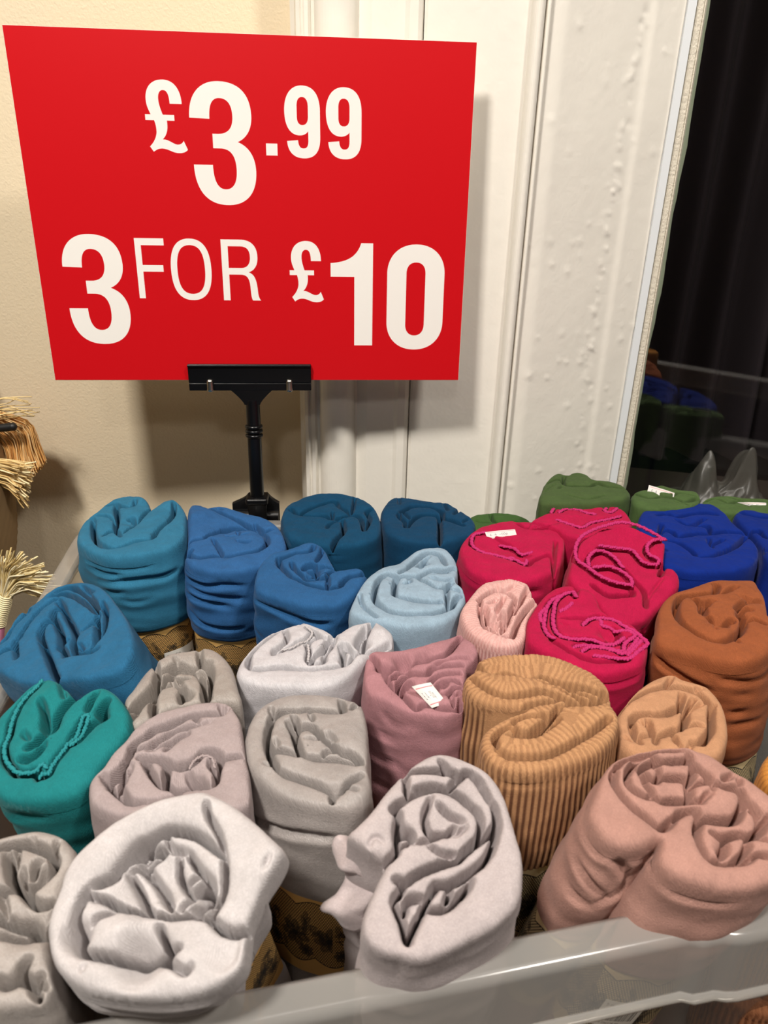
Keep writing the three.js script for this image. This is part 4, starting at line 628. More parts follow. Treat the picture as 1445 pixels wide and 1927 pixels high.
    out: '55,310 70,260 140,213 160,138 260,93 420,73 600,68 760,83 920,123 1080,188 1200,268 1282,350 1308,440 1318,505 1362,570 1382,660 1342,770 1262,870 1140,955 960,1025 760,1072 560,1085 400,1062 280,1000 210,915 192,810 220,735 300,668 400,615 500,578 570,548 490,528 380,518 250,495 130,440 75,380', c: [760, 560],
    cr: [['160,150 220,200 320,230 440,245 560,250 700,250 820,290 960,340 1100,380 1200,420 1270,430 1240,400', 1], ['130,280 200,340 300,400 430,435 560,425 700,400 820,420 900,460 1000,500 1100,515 1200,480 1260,450', 1], ['700,310 800,330 900,380 1000,440 1100,500', 0.7], ['860,300 960,370 1080,430 1180,470', 0.7], ['560,545 620,510 720,490 860,470', 1], ['860,530 960,520 1060,520', 0.7], ['330,870 320,790 390,720 480,680', 0.7], ['340,900 440,950 560,960 700,950 820,920 940,860 1080,770 1200,690 1290,620', 1], ['470,690 500,740 600,760 660,720 740,660 830,580 870,520', 0.9], ['430,770 520,790 640,780 740,720 860,640', 0.8], ['470,660 600,610 780,600', 0.7]],
    pits: [[600, 200, -6, 120], [850, 250, -4, 120], [300, 190, -5, 60], [1050, 740, -4, 80]],
    side: [['330,1100 500,1130 760,1130', 0.35]] },
  { key: 'turquoise', deep: 0.018, gs: 0.0016, crop: [0, 1270, 5.5577], y: 0.004, col: '#1b777a', A: 0.013, lam: 0.009, drop: 0.13, tilt: [-0.05, 0.22], label: 'turquoise scarf roll with a matching stitched hem, at the left picture edge',
    out: '-60,620 -40,500 0,440 100,338 200,228 320,118 420,63 490,48 600,78 700,150 790,250 830,275 900,208 1000,158 1090,148 1180,178 1270,258 1342,360 1370,450 1362,600 1285,740 1185,880 1085,1000 970,1160 820,1300 620,1370 380,1395 150,1370 -20,1300 -90,1100 -90,800', c: [560, 720],
    cr: [['460,90 380,170 300,250 210,370 140,520 110,680 60,770 70,900 120,980 200,1060 310,1060 400,1050 430,1100 520,1080 560,1000 620,900 700,800 720,770', 1], ['500,1080 420,1130', 0.9], ['480,600 540,620 600,500 680,390 790,290 835,275', 1], ['480,600 490,500 480,400 450,330', 0.7], ['310,820 390,760 460,690 540,620', 0.9], ['220,930 320,920 420,860 480,760', 0.8], ['270,650 290,690 340,730', 0.5], ['930,420 960,330 1040,210', 0.7], ['1060,460 1080,380 1150,310', 1], ['1060,460 1120,490 1000,540 900,650 830,730 760,770', 0.9], ['760,760 770,690 850,560 900,480', 0.95], ['640,100 680,220 690,290', 0.5]],
    pits: [[1080, 430, -12, 50], [560, 560, -5, 90], [480, 300, 2, 120]],
    side: [['50,1430 300,1490 700,1410', 0.5], ['400,1330 700,1290 900,1150', 0.3]],
    stitch: { col: '#0f7a80', r: 0.0016, label: 'turquoise overlocked hem', p: ['455,100 380,172 300,252 210,372 140,522 110,682 62,772 72,902 122,982 200,1050 310,1055 400,1040 440,1000 490,985 500,1010', '430,1095 470,1060 520,1075 560,1000 620,900 700,800 720,770 800,650 850,560 900,480 940,470 930,540 860,650 830,735 765,775'] } },
  { key: 'satin_back', deep: 0.02, gs: 0.0016, crop: [150, 1210, 4.25], y: 0.004, col: '#9b938d', A: 0.012, lam: 0.008, drop: 0.12, rough: 0.46, spec: 0.8, fuzz: 1, label: 'warm grey satin scarf roll half hidden behind the crumpled mauve grey roll',
    out: '352,480 420,388 500,278 590,188 700,118 850,83 960,62 1050,62 1130,103 1200,170 1242,250 1272,370 1300,470 1240,500 1000,502 850,530 700,570 560,640 450,695 385,630', c: [820, 400],
    cr: [['400,560 470,490 600,360 640,260 720,220 800,180 900,200 960,190 1010,200 1050,250 1030,420 1020,480', 1], ['600,180 640,260', 0.7], ['770,150 790,180', 0.5], ['960,80 970,170 1050,190', 0.7], ['420,630 480,540 560,430 660,330 720,280 800,220 880,230 960,280 1000,360 1000,490', 0.9], ['640,290 660,340', 0.5], ['590,600 590,480 640,380 700,320 770,300 870,320', 0.95], ['740,320 770,380', 0.5], ['790,310 820,370', 0.5], ['650,390 760,370 830,410 810,500', 0.9], ['930,230 1000,250 1030,290', 0.6]],
    pits: [[855, 450, -16, 45], [860, 200, -6, 120]] },
  { key: 'mauve_grey', deep: 0.018, gs: 0.0015, crop: [150, 1210, 4.25], y: 0.006, col: '#a59797', A: 0.010, lam: 0.006, thin: 0.002, drop: 0.12, label: 'mauve grey scarf roll with a crumpled open centre, behind the big off-white roll',
    out: '68,1190 90,1108 180,1018 260,898 360,798 440,698 560,618 700,558 850,518 1000,493 1190,498 1245,560 1292,640 1312,760 1332,920 1366,1080 1372,1250 1330,1340 1150,1400 900,1440 600,1440 350,1420 170,1360 85,1290', c: [740, 960],
    cr: [['230,1110 330,1030 400,930 440,840 530,780 600,720 720,680 820,640 900,610 1000,600 1140,600', 1], ['190,1080 250,1150 290,1200 400,1290 430,1300 520,1310', 1], ['250,1190 310,1160 350,1080 340,1020', 0.9], ['350,1050 390,1080 410,1000', 0.7], ['300,1200 340,1160 370,1110', 0.6], ['330,1190 370,1260 410,1290', 0.9], ['560,890 640,850 730,800 860,750 760,820 690,890', 0.7], ['450,890 560,850 640,790 760,720 880,700 960,690', 0.7], ['480,950 560,960 640,960 740,1000 840,990 930,960 1000,900 1080,900 1130,950 1100,1050', 1], ['520,970 560,1040 620,1130 680,1190', 0.9], ['640,960 700,990 690,1080 690,1130 780,1160 900,1120 960,1150 980,1190', 1], ['690,1130 660,1170 750,1180 800,1230', 0.9], ['870,1040 900,1080 960,1090 1000,1130 1030,1190', 0.8], ['820,1210 860,1180 920,1190', 0.7], ['1050,960 1060,1010 1100,1050 1080,1150 1050,1180', 0.9], ['1130,520 1150,580 1190,520', 0.6], ['920,620 950,660', 0.6], ['980,690 1060,660', 0.4], ['1110,1040 1140,960 1300,930', 0.9], ['520,1310 650,1300 800,1240', 0.6]],
    pits: [[860, 1100, -8, 130], [300, 1120, -6, 80], [700, 760, -2, 120]],
    stitch: { col: '#9c8e8e', r: 0.001, label: 'mauve overlocked hem', p: ['880,1010 920,965 990,935 1060,950 1080,1000'] } },
  { key: 'grey_satin', deep: 0.022, gs: 0.0013, crop: [440, 1290, 5.1607], y: 0.002, col: '#9d9693', A: 0.014, lam: 0.010, drop: 0.068, band: 1, bandU: 0.52, rough: 0.44, spec: 0.8, fuzz: 1, wr: 0.001, label: 'grey satin scarf roll with plump smooth folds above a dark lace paper band',
    out: '92,610 105,500 150,368 230,258 350,178 500,123 680,106 850,113 1000,128 1130,163 1242,210 1284,310 1308,460 1312,640 1312,840 1338,940 1344,1040 1312,1130 1240,1200 1120,1245 950,1240 760,1205 540,1140 350,1040 200,920 125,790', c: [720, 650],
    cr: [['420,860 370,760 340,660 325,560 340,460 370,370 440,320 510,295 640,290 740,280 860,285 960,295 1050,305 1060,270 1040,190', 1], ['360,270 380,350', 0.6], ['420,860 520,910 640,950 760,990 880,1040 1000,1095 1060,1050 1130,980 1240,910', 1], ['1000,1095 960,1140 950,1180', 0.8], ['1100,1050 1200,1080', 0.5], ['1140,280 1200,215', 0.8], ['530,410 580,480 600,560 640,680 680,740', 0.9], ['600,530 620,470 680,440 750,450 820,510 870,570 960,630 1040,690 1120,700 1200,740 1240,790', 1], ['680,740 800,755 920,765 1040,770 1160,790 1240,800', 0.95], ['580,350 620,420 660,440', 0.8], ['740,320 770,390', 0.6], ['330,560 360,640 440,680 560,710 640,740', 0.8], ['860,730 920,690 1030,690', 0.6], ['700,570 860,580', 0.4], ['300,820 400,850', 0.4], ['900,510 1000,600', 0.4], ['400,570 440,650', 0.4]],
    pits: [[1000, 1060, -5, 60], [560, 500, -2, 120]],
    side: [['200,1290 450,1410 700,1440 1000,1480', 1]] },
  { key: 'cream_front', deep: 0.02, gs: 0.0012, crop: [80, 1480, 3.0104], y: 0.02, col: '#c5bfbf', A: 0.016, lam: 0.007, thin: 0.002, drop: 0.075, band: 1, bandU: 0.2, tilt: [-0.06, 0.35], neck: [0.84, -0.008, 0.002, 0.035], base: 0.80, label: 'large off-white scarf roll with a wide open rim full of loose folds',
    out: '30,850 45,740 100,600 130,500 190,400 290,308 400,218 540,138 700,73 850,43 920,35 980,58 1080,108 1200,198 1300,290 1372,360 1380,400 1345,470 1275,580 1220,700 1180,800 1170,900 1140,1040 1020,1150 850,1210 640,1230 430,1215 250,1180 130,1105 55,1000', c: [640, 640], na: 420, nr: 100,
    cr: [['290,580 400,520 430,470 530,340 600,300 700,260 800,265 900,300 1040,410', 1], ['270,600 220,700 195,800 200,900 230,950 330,975 440,990 550,985 650,970 720,930', 1], ['940,110 950,190 1000,280 1040,400', 0.7], ['1040,420 1040,540 1020,650 960,750', 0.95], ['960,760 860,740 760,740 660,720 560,710 440,690 370,650 310,640 270,620', 0.9], ['530,380 580,340 680,350 640,380 570,410 530,390', 0.9], ['700,260 720,340 820,370', 0.6], ['480,470 540,440 620,520 680,620 730,690', 0.8], ['570,430 640,520 700,620 720,690', 0.7], ['480,480 540,590 580,680 620,700', 0.8], ['770,380 760,480 800,560 840,620 780,700', 0.8], ['820,370 870,450 940,530 970,570', 0.8], ['800,550 860,510 910,490', 0.7], ['840,600 900,560 940,560 960,610 920,650 850,710', 1], ['840,740 960,670 1020,640', 0.8], ['400,660 510,720', 0.7], ['290,800 340,750 430,720', 0.6], ['660,790 690,880 720,940 790,930', 0.9], ['650,970 740,1020 820,1070 860,1040', 0.7], ['470,1000 510,990', 0.5], ['240,1060 260,1040', 0.5], ['930,730 990,795 1040,830 1100,838 1180,832', 1], ['1300,410 1270,490', 0.35]],
    pits: [[640, 520, -14, 230], [560, 385, -12, 50], [215, 860, -16, 60], [560, 975, -18, 110], [920, 600, -14, 60], [480, 840, 5, 120], [700, 975, -8, 50], [1070, 960, -6, 110]],
    side: [['250,1210 450,1270 700,1290 900,1260 1050,1190', 0.7]] },
  { key: 'grey_left', deep: 0.022, gs: 0.0015, crop: [0, 1560, 5.25], y: 0.002, tilt: [0, 0.2], col: '#a49c97', A: 0.014, lam: 0.010, drop: 0.1, rough: 0.48, spec: 0.7, fuzz: 1, label: 'pale grey satin scarf roll with two coils, left of the big off-white roll',
    out: '-200,300 -150,150 0,95 150,45 330,23 480,33 610,78 700,150 765,250 745,400 710,560 620,720 560,860 500,960 490,1060 510,1180 530,1330 540,1440 540,1600 480,1730 300,1790 100,1810 -100,1800 -250,1700 -320,1000', c: [200, 900],
    cr: [['0,240 60,200 170,180 250,180 350,205 450,245 530,290 555,360 540,420 480,490 400,560 330,600 300,640 250,610 180,580 140,530 120,470 100,370 90,270', 1], ['190,200 180,300 160,480', 0.6], ['340,140 345,205', 0.6], ['590,160 550,240 555,330', 0.7], ['330,530 380,400 430,350', 0.7], ['330,590 490,430', 0.6], ['240,460 250,600', 0.7], ['0,640 100,635 180,620 250,640 290,700 370,760 450,780 540,760', 0.9], ['-60,890 80,940 200,965 280,950 330,980 370,1050 440,1060 490,1010', 1], ['20,650 60,760 80,930', 0.5], ['290,980 290,1080 190,1090 0,1090', 0.8], ['370,980 400,1030', 0.9], ['300,1330 240,1410 200,1500 100,1560 0,1530', 1], ['200,1500 280,1520 340,1550 430,1490', 0.95], ['340,1550 360,1620 400,1700', 0.9], ['350,1560 480,1590', 0.7]],
    pits: [[200, 1500, -6, 60], [300, 1010, -8, 160]], side: [['300,1800 450,1780', 0.4]] },
  { key: 'rose_right', deep: 0.018, gs: 0.0013, crop: [1050, 1400, 3.6582], y: 0.016, col: '#b0867a', A: 0.014, lam: 0.007, drop: 0.075, band: 'pale', bandU: 0.1, fuzz: 1, tilt: [0.10, 0.2], shift: [-0.03, 0.025], na: 420, nr: 100, label: 'wide dusty pink scarf roll with two coils side by side, below the peach roll',
    out: '195,500 218,400 258,310 300,218 370,128 460,78 580,43 720,28 850,33 950,63 1050,98 1200,208 1320,278 1445,368 1560,450 1620,600 1620,820 1520,960 1330,1035 1130,1040 960,1010 800,950 710,870 672,780 690,690 590,745 450,755 320,705 240,610', c: [840, 510],
    cr: [['380,200 375,270 400,340 470,430 560,510 660,590 710,600 790,540', 1], ['380,200 420,150 500,100 620,70 720,65 860,70', 0.7], ['460,250 480,200 540,120 620,80', 0.8], ['460,240 480,310 540,360 610,390 640,370', 0.9], ['520,170 560,230 600,310 640,360', 0.9], ['620,80 690,140 800,145 890,135 870,80', 0.9], ['550,200 620,160 700,150', 0.9], ['560,210 640,270 690,255 680,200 650,190', 0.8], ['690,255 800,250 870,265 890,300 890,400', 1], ['900,160 915,220 900,290', 0.8], ['890,300 930,210', 0.6], ['890,140 940,190 1000,250 1040,310', 0.95], ['640,370 700,420 800,410 890,410 970,430', 1], ['1030,370 1000,390 960,430', 0.6], ['890,310 960,300 1030,310 1040,350', 0.7], ['640,290 680,290', 0.6], ['940,480 960,540 1060,550 1190,550 1240,490 1255,410 1210,350 1100,330 1060,310', 1], ['790,540 850,490 940,480', 0.8], ['960,540 940,640 960,720 1000,800 1040,830 1130,835 1250,830 1330,790', 1], ['1040,640 1130,665 1200,650 1300,660 1350,650 1375,590 1350,520 1310,490', 1], ['1130,665 1140,740 1100,780', 0.8], ['1180,830 1260,790 1290,720 1270,680', 0.8], ['1290,650 1445,700', 0.6], ['1330,790 1445,800', 0.8], ['1380,640 1400,560 1450,530', 0.9], ['1220,270 1220,320', 0.7], ['1100,290 1190,250', 0.6], ['1210,340 1280,430 1320,460 1390,530', 0.7]],
    pits: [[1130, 770, -6, 60], [780, 320, -2, 120], [1150, 300, 2, 150]],
    side: [['200,500 300,680 400,800 480,930', 0.9], ['120,790 200,930 320,1060', 0.9], ['60,950 130,1050 250,1120', 0.7], ['700,680 620,770 500,900 430,990 250,1115', 1], ['740,930 860,1000 1050,1060 1250,1060', 0.6]], barcode: [[480, 1850], 0.03] },
  { key: 'pale_front', deep: 0.02, gs: 0.0012, crop: [600, 1400, 3.6125], y: 0.014, col: '#b8adad', A: 0.013, lam: 0.0055, thin: 0.0022, drop: 0.16, tilt: [0.02, 0.38], shift: [0, 0.05], na: 420, nr: 104, fuzz: 1, label: 'pale pinkish grey scarf roll with a loose corner hanging off its left side',
    out: '284,1270 305,1150 370,1000 415,900 445,830 330,760 190,640 260,560 350,468 440,348 530,248 640,148 740,93 830,73 940,98 1080,158 1180,238 1262,370 1312,520 1352,660 1387,790 1390,950 1370,1090 1300,1190 1180,1290 1010,1380 850,1460 740,1500 640,1510 540,1480 430,1460 340,1410 295,1340', c: [800, 800],
    cr: [['440,830 520,760 530,700 525,600 540,500 500,460 590,400', 0.95], ['540,520 560,600 610,620 630,660 540,720', 0.9], ['590,400 640,360 730,330 830,325 930,365 1010,430 1080,500 1095,580 1080,660 1020,720 940,790', 1], ['600,380 590,300 600,210 720,205 850,215 960,235', 0.8], ['640,330 760,310 880,330', 0.7], ['880,320 960,240 1010,215 1060,260 1110,330 1160,420', 0.9], ['820,140 880,210 950,225', 0.9], ['1060,240 1110,300', 0.8], ['1170,420 1200,500 1190,580 1100,660 1000,740 940,800 850,830 740,870 640,920 580,960 510,940', 1], ['1215,540 1190,660 1140,780 1060,860 960,930 880,970 790,975 750,1040', 1], ['580,960 550,1020 500,1080', 1], ['500,1080 540,1160 570,1240 600,1360 620,1300 680,1180 740,1060 800,980', 1], ['530,1070 560,1010 580,950', 0.7], ['580,1180 590,1080 640,1060 720,1060', 0.8], ['880,970 880,1040 850,1090', 0.9], ['1030,940 980,1020 920,1080 860,1130 790,1150 720,1130', 1], ['740,1060 720,1130 700,1170', 0.8], ['710,500 720,560 750,620 860,630 920,580', 0.9], ['760,380 720,480 710,560', 0.7], ['800,430 880,500 980,550', 0.6], ['920,640 1000,580', 0.5], ['740,700 820,760 940,770', 0.6], ['640,690 700,680 830,640', 0.6], ['340,760 350,690 390,660 440,700', 0.25]],
    pits: [[560, 620, -8, 45], [620, 1120, -5, 70], [820, 540, -3, 120]],
    side: [['300,1350 420,1440 560,1520', 0.6], ['1330,700 1340,800 1280,1000 1180,1200', 0.4], ['1390,960 1350,1080 1250,1240', 0.5], ['1000,1400 1150,1330 1300,1230', 0.5]], barcode: null },
  { key: 'orange_rib', crop: [0, 0, 1], y: 0.0, col: '#c9883f', col2: '#8f5a26', rib: 0.0042, A: 0.012, drop: 0.16, na: 420, label: 'orange ribbed scarf roll showing only a sliver at the right picture edge',
    out: '1428,1455 1440,1425 1475,1400 1520,1390 1570,1400 1610,1425 1625,1460 1610,1495 1570,1520 1520,1530 1475,1520 1440,1490', c: [1525, 1458], cr: [['1470,1460 1500,1430 1560,1430 1590,1465 1550,1490 1510,1480 1525,1455', 1]], nr: 40 },
  { key: 'brown_rib', crop: [0, 0, 1], y: -0.165, col: '#a06a4a', col2: '#6e4028', rib: 0.0040, A: 0.010, drop: 0.1, na: 420, label: 'brown ribbed scarf roll seen dimly through the clear bin wall, below the dusty pink roll',
    out: '1338,1840 1360,1805 1405,1785 1465,1780 1525,1790 1565,1820 1570,1865 1540,1900 1485,1915 1415,1910 1365,1885', c: [1455, 1848], cr: [['1390,1840 1430,1810 1500,1810 1540,1850 1500,1885 1440,1880 1420,1855 1460,1840', 1]], nr: 40 },
];
// ---------------------------------------------------------------- scarves into the bin
const built = {};
ROLLS.forEach((o, i) => { built[o.key] = makeRoll({ seed: i * 3.7, ...o }); });
// loose corner of the pale front roll, two overlapping petals of cloth
{
  const { g, O } = built.pale_front, S = (s) => pts(s).map(([x, y]) => [600 + x / 3.6125, 1400 + y / 3.6125]);
  const petal = (outline, o, n, thick, lift) => {                     // a puffy double layer of cloth with rounded edges
    const c2 = outline.reduce((s, p) => [s[0] + p[0] / outline.length, s[1] + p[1] / outline.length], [0, 0]), rim = smooth(outline, true, 3), P = [], U = [], I = [], NR = 16, m = rim.length;
    for (const sgn of [1, -1]) { for (let r = 0; r <= NR; r++) for (let k = 0; k < m; k++) { const s = r / NR, x = c2[0] + (rim[k][0] - c2[0]) * s, y = c2[1] + (rim[k][1] - c2[1]) * s, w = onPlane(x, y, o, n), d = sgn * thick * Math.sqrt(Math.max(0, 1 - s ** 4)) + 0.0016 * noise(x * 0.03, y * 0.03) + lift(x, y); w.addScaledVector(n, d); P.push(w.x, w.y, w.z); U.push(x * 0.0004, y * 0.0004); } }
    for (let q = 0; q < 2; q++) for (let r = 0; r < NR; r++) for (let k = 0; k < m; k++) { const a = q * (NR + 1) * m + r * m + k, b = q * (NR + 1) * m + r * m + (k + 1) % m, c = a + m, d = b + m; if (q) I.push(a, c, b, b, c, d); else I.push(a, b, c, b, d, c); }
    const geo = new THREE.BufferGeometry(); geo.setAttribute('position', new THREE.Float32BufferAttribute(P, 3)); geo.setAttribute('uv', new THREE.Float32BufferAttribute(U, 2)); geo.setAttribute('color', new THREE.Float32BufferAttribute(P.map((_, i) => { const c = new THREE.Color('#c4b6b6'); return [c.r, c.g, c.b][i % 3]; }), 3)); geo.setIndex(I); geo.computeVertexNormals(); return geo;
  };
  const n1 = V(-0.45, 0.55, 0.7).normalize(), a = atY(600 + 300 / 3.6125, 1400 + 860 / 3.6125, 0.992), b = atY(600 + 240 / 3.6125, 1400 + 1080 / 3.6125, 0.972);
  part('loose_corner', petal(S('80,700 95,650 130,620 175,640 230,690 330,755 440,790 480,830 450,930 390,975 330,930 300,890 180,845 95,765'), a, n1, 0.006, (x, y) => 0.003 * Math.sin((x + y) * 0.05)), clothMat({ fuzz: 1 }), g);
  part('loose_corner', petal(S('190,830 310,890 400,960 400,1040 340,1150 330,1240 235,1292 150,1255 115,1160 50,1120 50,1070 130,1010 160,930'), b, n1, 0.0055, (x, y) => 0.004 * Math.sin(y * 0.06)), clothMat({ fuzz: 1 }), g);
}
// ---------------------------------------------------------------- straw tassels at the left
function tassel(name, label, z, rootPx, count, rad, colr, tipFn, extra) {
  const r = rng(name.length * 31 + count), root = atZ(rootPx[0], rootPx[1], z), g = thing(name, label, 'tassel', root.clone()), gs = [], mats = colr.map((c) => std(c, 0.6, { specularIntensity: 0.5 }));
  const per = colr.map(() => []);
  for (let i = 0; i < count; i++) {
    const { p, q, t, dz0, dz1 } = tipFn(r, i / count), a = atZ(p[0], p[1], z + dz0), b = atZ(q[0], q[1], z + (dz0 + dz1) / 2), c = atZ(t[0], t[1], z + dz1);
    const cv = new THREE.CatmullRomCurve3([a, a.clone().lerp(b, 0.5).add(V(0, 0.002 * r(), 0.002 * (r() - 0.5))), b, b.clone().lerp(c, 0.55).add(V(0.002 * (r() - 0.5), 0.002 * (r() - 0.5), 0.001)), c]);
    per[Math.floor(r() * colr.length)].push(new THREE.TubeGeometry(cv, 9, rad * (0.7 + 0.6 * r()), 5, false));
  }
  per.forEach((l, i) => { if (!l.length) return; const m = part('straw_strands', mergeGeometries(l), mats[i], g); m.userData.kind = 'stuff'; });
  extra?.(g); return g;
}
const J = (r, s) => (r() + r() - 1) * s;
tassel('straw_tassel', 'peach coloured straw tassel curving down like a brush, topmost at the left picture edge', -0.84, [-20, 775], 700, 0.00055, ['#e6b673', '#d49a58', '#edca92'], (r) => { const u = r() ** 0.8; return { p: [-28 + 10 * r(), 768 + 34 * (1 - u) + J(r, 4)], q: [4 + 52 * u + J(r, 4), 852 - 56 * u + J(r, 4)], t: [12 + 72 * u + J(r, 5), 910 - 42 * u * u + J(r, 9)], dz0: 0.016 * (r() - 0.5), dz1: 0.03 * (r() - 0.5) }; }, (g) => {
  const c = new THREE.CatmullRomCurve3([[-40, 808], [-10, 806], [14, 804], [24, 803]].map(([x, y]) => atZ(x, y, -0.815))); const q = new THREE.TubeGeometry(c, 20, 0.0048, 10); part('black_strap', q, std('#121214', 0.5), g, 'black strap end');
  const e = new THREE.SphereGeometry(0.0049, 12, 8); const p = atZ(24, 803, -0.815); e.translate(p.x, p.y, p.z); part('strap_tip', e, std('#121214', 0.5), g);
  const l = []; const r = rng(4); for (let i = 0; i < 14; i++) { const y = 735 + 50 * r(), cv = new THREE.CatmullRomCurve3([[-25, y + 8], [15, y + J(r, 8)], [30 + 48 * r(), y + J(r, 18) - 2]].map(([x, yy]) => atZ(x, yy, -0.83 + 0.02 * r()))); l.push(new THREE.TubeGeometry(cv, 10, 0.0006, 5)); }
  part('flyaway_strands', mergeGeometries(l), std('#e9cf95', 0.6), g).userData.kind = 'stuff';
});
tassel('straw_tassel', 'pale straw tassel with blunt ends pointing right, between the peach tassel and the knotted one', -0.80, [-30, 875], 190, 0.00085, ['#e6cb93', '#d2b074', '#f1dfb3'], (r) => { const u = r(), v = r(); return { p: [-40, 865 + 40 * u], q: [10 + 20 * v, 872 + 50 * u + J(r, 8)], t: [28 + 42 * v * (1 - 0.4 * u), 880 + 90 * u * (0.6 + 0.4 * v) + J(r, 10) - 10 * v], dz0: 0.02 * (r() - 0.5), dz1: 0.04 * (r() - 0.5) }; });
tassel('straw_tassel', 'pale straw tassel fanning upward from a wrapped neck with a pink tip', -0.62, [5, 1130], 170, 0.0007, ['#ecdcae', '#dcc58c', '#f3e8c6'], (r) => { const v = r(), u = r(), a = -1.75 + 1.75 * u, L = 60 + 48 * v; return { p: [2 + 12 * r(), 1122 + 10 * r()], q: [8 + Math.cos(a) * L * 0.45 + J(r, 8), 1118 + Math.sin(a) * L * 0.5 - 6], t: [10 + Math.cos(a) * L + J(r, 8), 1112 + Math.sin(a) * L * 0.75 + 12 * u + J(r, 8)], dz0: 0, dz1: 0.03 * (r() - 0.5) }; }, (g) => {
  const pr = [[12, 1118], [8, 1140], [2, 1160], [-1, 1176]].map(([x, y]) => atZ(x, y, -0.62)), c = new THREE.CatmullRomCurve3(pr); part('wrapped_neck', new THREE.TubeGeometry(c, 24, 0.0058, 12), std('#eadcb0', 0.8), g);
  for (let i = 0; i < 16; i++) { const p = c.getPointAt((i + 0.5) / 16), t = c.getTangentAt((i + 0.5) / 16), q = new THREE.TorusGeometry(0.0059, 0.0006, 6, 18); q.applyQuaternion(new THREE.Quaternion().setFromUnitVectors(V(0, 0, 1), t)); q.translate(p.x, p.y, p.z); part('wrap_turn', q, std('#f0e4bd', 0.8), g); }
  const e = new THREE.CapsuleGeometry(0.0055, 0.02, 6, 12), p = atZ(-3, 1196, -0.62); e.rotateZ(-0.25); e.translate(p.x, p.y, p.z); part('pink_tip', e, std('#e58fb4', 0.6), g, 'pink tip');
});
// woven straw bag the tassels belong to, hanging at the wall just beyond the left edge of the picture
{
  const z = -0.79, c = atZ(-105, 930, z), rx = Math.abs(atZ(2, 930, z).x - c.x), ry = 0.14, g = thing('straw_bag', 'woven straw bag hanging on the wall behind the straw tassels', 'bag', V(c.x, c.y - ry, z));
  const P = [], U = [], I = [], NU = 96, NV = 60;
  for (let j = 0; j <= NV; j++) for (let i = 0; i <= NU; i++) { const a = i / NU * Math.PI * 2, v = j / NV, t = -Math.PI / 2 + v * Math.PI * 0.86, w = 1 + 0.018 * Math.sin(a * 40 + (j % 2) * Math.PI) * Math.cos(v * 90), rr = Math.cos(t) ** 0.6 * w; P.push(c.x + rx * rr * Math.cos(a), c.y + ry * Math.sin(t), z + 0.09 * rr * Math.sin(a)); U.push(a, v); }
  for (let j = 0; j < NV; j++) for (let i = 0; i < NU; i++) { const a = j * (NU + 1) + i, b = a + NU + 1; I.push(a, b, a + 1, a + 1, b, b + 1); }
  const q = new THREE.BufferGeometry(); q.setAttribute('position', new THREE.Float32BufferAttribute(P, 3)); q.setAttribute('uv', new THREE.Float32BufferAttribute(U, 2)); q.setIndex(I); q.computeVertexNormals(); part('woven_body', q, std('#8d7350', 0.85), g);
  const h = new THREE.TubeGeometry(new THREE.CatmullRomCurve3([V(c.x - rx * 0.6, c.y + ry * 0.8, z), V(c.x - rx * 0.3, c.y + ry * 1.25, z - 0.03), V(c.x, c.y + ry * 1.45, ZW + 0.012), V(c.x + rx * 0.3, c.y + ry * 1.25, z - 0.03), V(c.x + rx * 0.6, c.y + ry * 0.8, z)]), 40, 0.006, 10); part('handle', h, std('#a5885c', 0.8), g);
  const k = new THREE.CylinderGeometry(0.006, 0.006, 0.05, 12); k.rotateX(Math.PI / 2); k.translate(c.x, c.y + ry * 1.41, ZW + 0.02); part('wall_peg', k, steel, g);
}
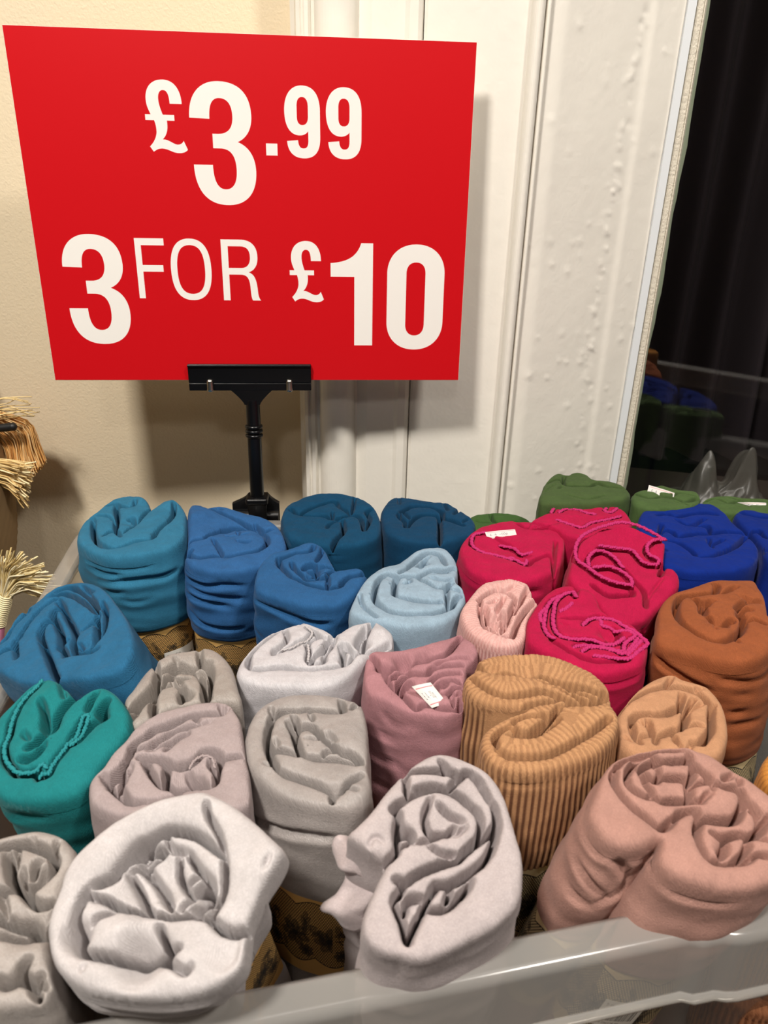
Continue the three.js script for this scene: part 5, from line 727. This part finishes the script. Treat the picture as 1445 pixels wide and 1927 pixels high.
// ---------------------------------------------------------------- beyond the window pane
{
  const bagG = thing('plastic_bag', 'crumpled translucent plastic bag on the sill behind the dark pane', 'bag', V(0.52, 0.861, -1.06)), P = [], U = [], I = [], N = 90;
  for (let j = 0; j <= N; j++) for (let i = 0; i <= N; i++) {
    const u = i / N * 2 - 1, v = j / N * 2 - 1, r = Math.min(1, Math.hypot(u, v)), e = Math.max(0, 1 - r ** 3), pk = 0.075 * Math.exp(-((u + 0.42) ** 2) / 0.05 - v * v / 0.2) + 0.075 * Math.exp(-((u - 0.35) ** 2) / 0.07 - v * v / 0.2);
    const y = e * (0.012 + pk + 0.02 * Math.abs(noise(u * 2.3, v * 2.3, 4)) + 0.008 * Math.abs(noise(u * 6, v * 6, 9)));
    P.push(0.52 + u * 0.085 + 0.01 * noise(u * 3, v * 3, 2), 0.861 + y, -1.06 + v * 0.06 + 0.01 * noise(u * 3, v * 3, 7)); U.push(u, v);
  }
  for (let j = 0; j < N; j++) for (let i = 0; i < N; i++) { const a = j * (N + 1) + i, b = a + N + 1; I.push(a, b, a + 1, a + 1, b, b + 1); }
  const q = new THREE.BufferGeometry(); q.setAttribute('position', new THREE.Float32BufferAttribute(P, 3)); q.setAttribute('uv', new THREE.Float32BufferAttribute(U, 2)); q.setIndex(I); q.computeVertexNormals(); part('crumpled_film', q, std('#5c5a54', 0.35, { transmission: 0.25, thickness: 0 }), bagG);
  const garment = (x, z, w, h, color, label, sd, top = 2.3) => {
    const g = thing('hanging_garment', label, 'garment', V(x, top, z)), NX = 60, NY = 40, P = [], U = [], I = [];
    for (let j = 0; j <= NY; j++) for (let i = 0; i <= NX; i++) { const u = i / NX, v = j / NY, ww = w * (0.75 + 0.25 * v); P.push(x + (u - 0.5) * ww, top - h * v, z + (0.015 + 0.025 * v) * Math.sin(u * 26 + sd + 0.8 * Math.sin(v * 3 + sd)) + 0.02 * noise(u * 4, v * 3, sd)); U.push(u * w, v * h); }
    for (let j = 0; j < NY; j++) for (let i = 0; i < NX; i++) { const a = j * (NX + 1) + i, b = a + NX + 1; I.push(a, b, a + 1, a + 1, b, b + 1); }
    const q = new THREE.BufferGeometry(); q.setAttribute('position', new THREE.Float32BufferAttribute(P, 3)); q.setAttribute('uv', new THREE.Float32BufferAttribute(U, 2)); q.setIndex(I); q.computeVertexNormals(); part('draped_cloth', q, std(color, 0.9, { sheen: 0.2 }), g);
    const hk = new THREE.TubeGeometry(new THREE.CatmullRomCurve3([V(x - 0.14, top - 0.03, z), V(x, top + 0.02, z), V(x + 0.14, top - 0.03, z)]), 16, 0.006, 8); part('hanger', hk, std('#3a2a1c', 0.5), g);
  };
  garment(0.62, -1.45, 0.34, 1.5, '#1e151b', 'dusky purple garment in soft folds behind the dark pane, nearest the window frame', 0.3);
  garment(0.86, -1.36, 0.22, 1.5, '#1a0f0b', 'dark brown garment hanging behind the dark pane, in the middle', 2.1);
  garment(1.05, -1.40, 0.26, 1.5, '#0e0d0e', 'black garment hanging behind the dark pane, farthest right', 4.0);
  const rail = thing('clothes_rail', 'dark rail carrying the garments behind the pane', 'clothes rail', V(0.8, 2.33, -1.4)); const rc = new THREE.CylinderGeometry(0.012, 0.012, 1.2, 16); rc.rotateZ(Math.PI / 2); rc.translate(0.85, 2.332, -1.4); part('bar', rc, std('#222', 0.4), rail);
  for (const x of [0.3, 1.4]) part('post', box(0.02, 2.33, 0.02, x, 1.165, -1.4), std('#222', 0.4), rail);
}
renderer.render(scene, camera);
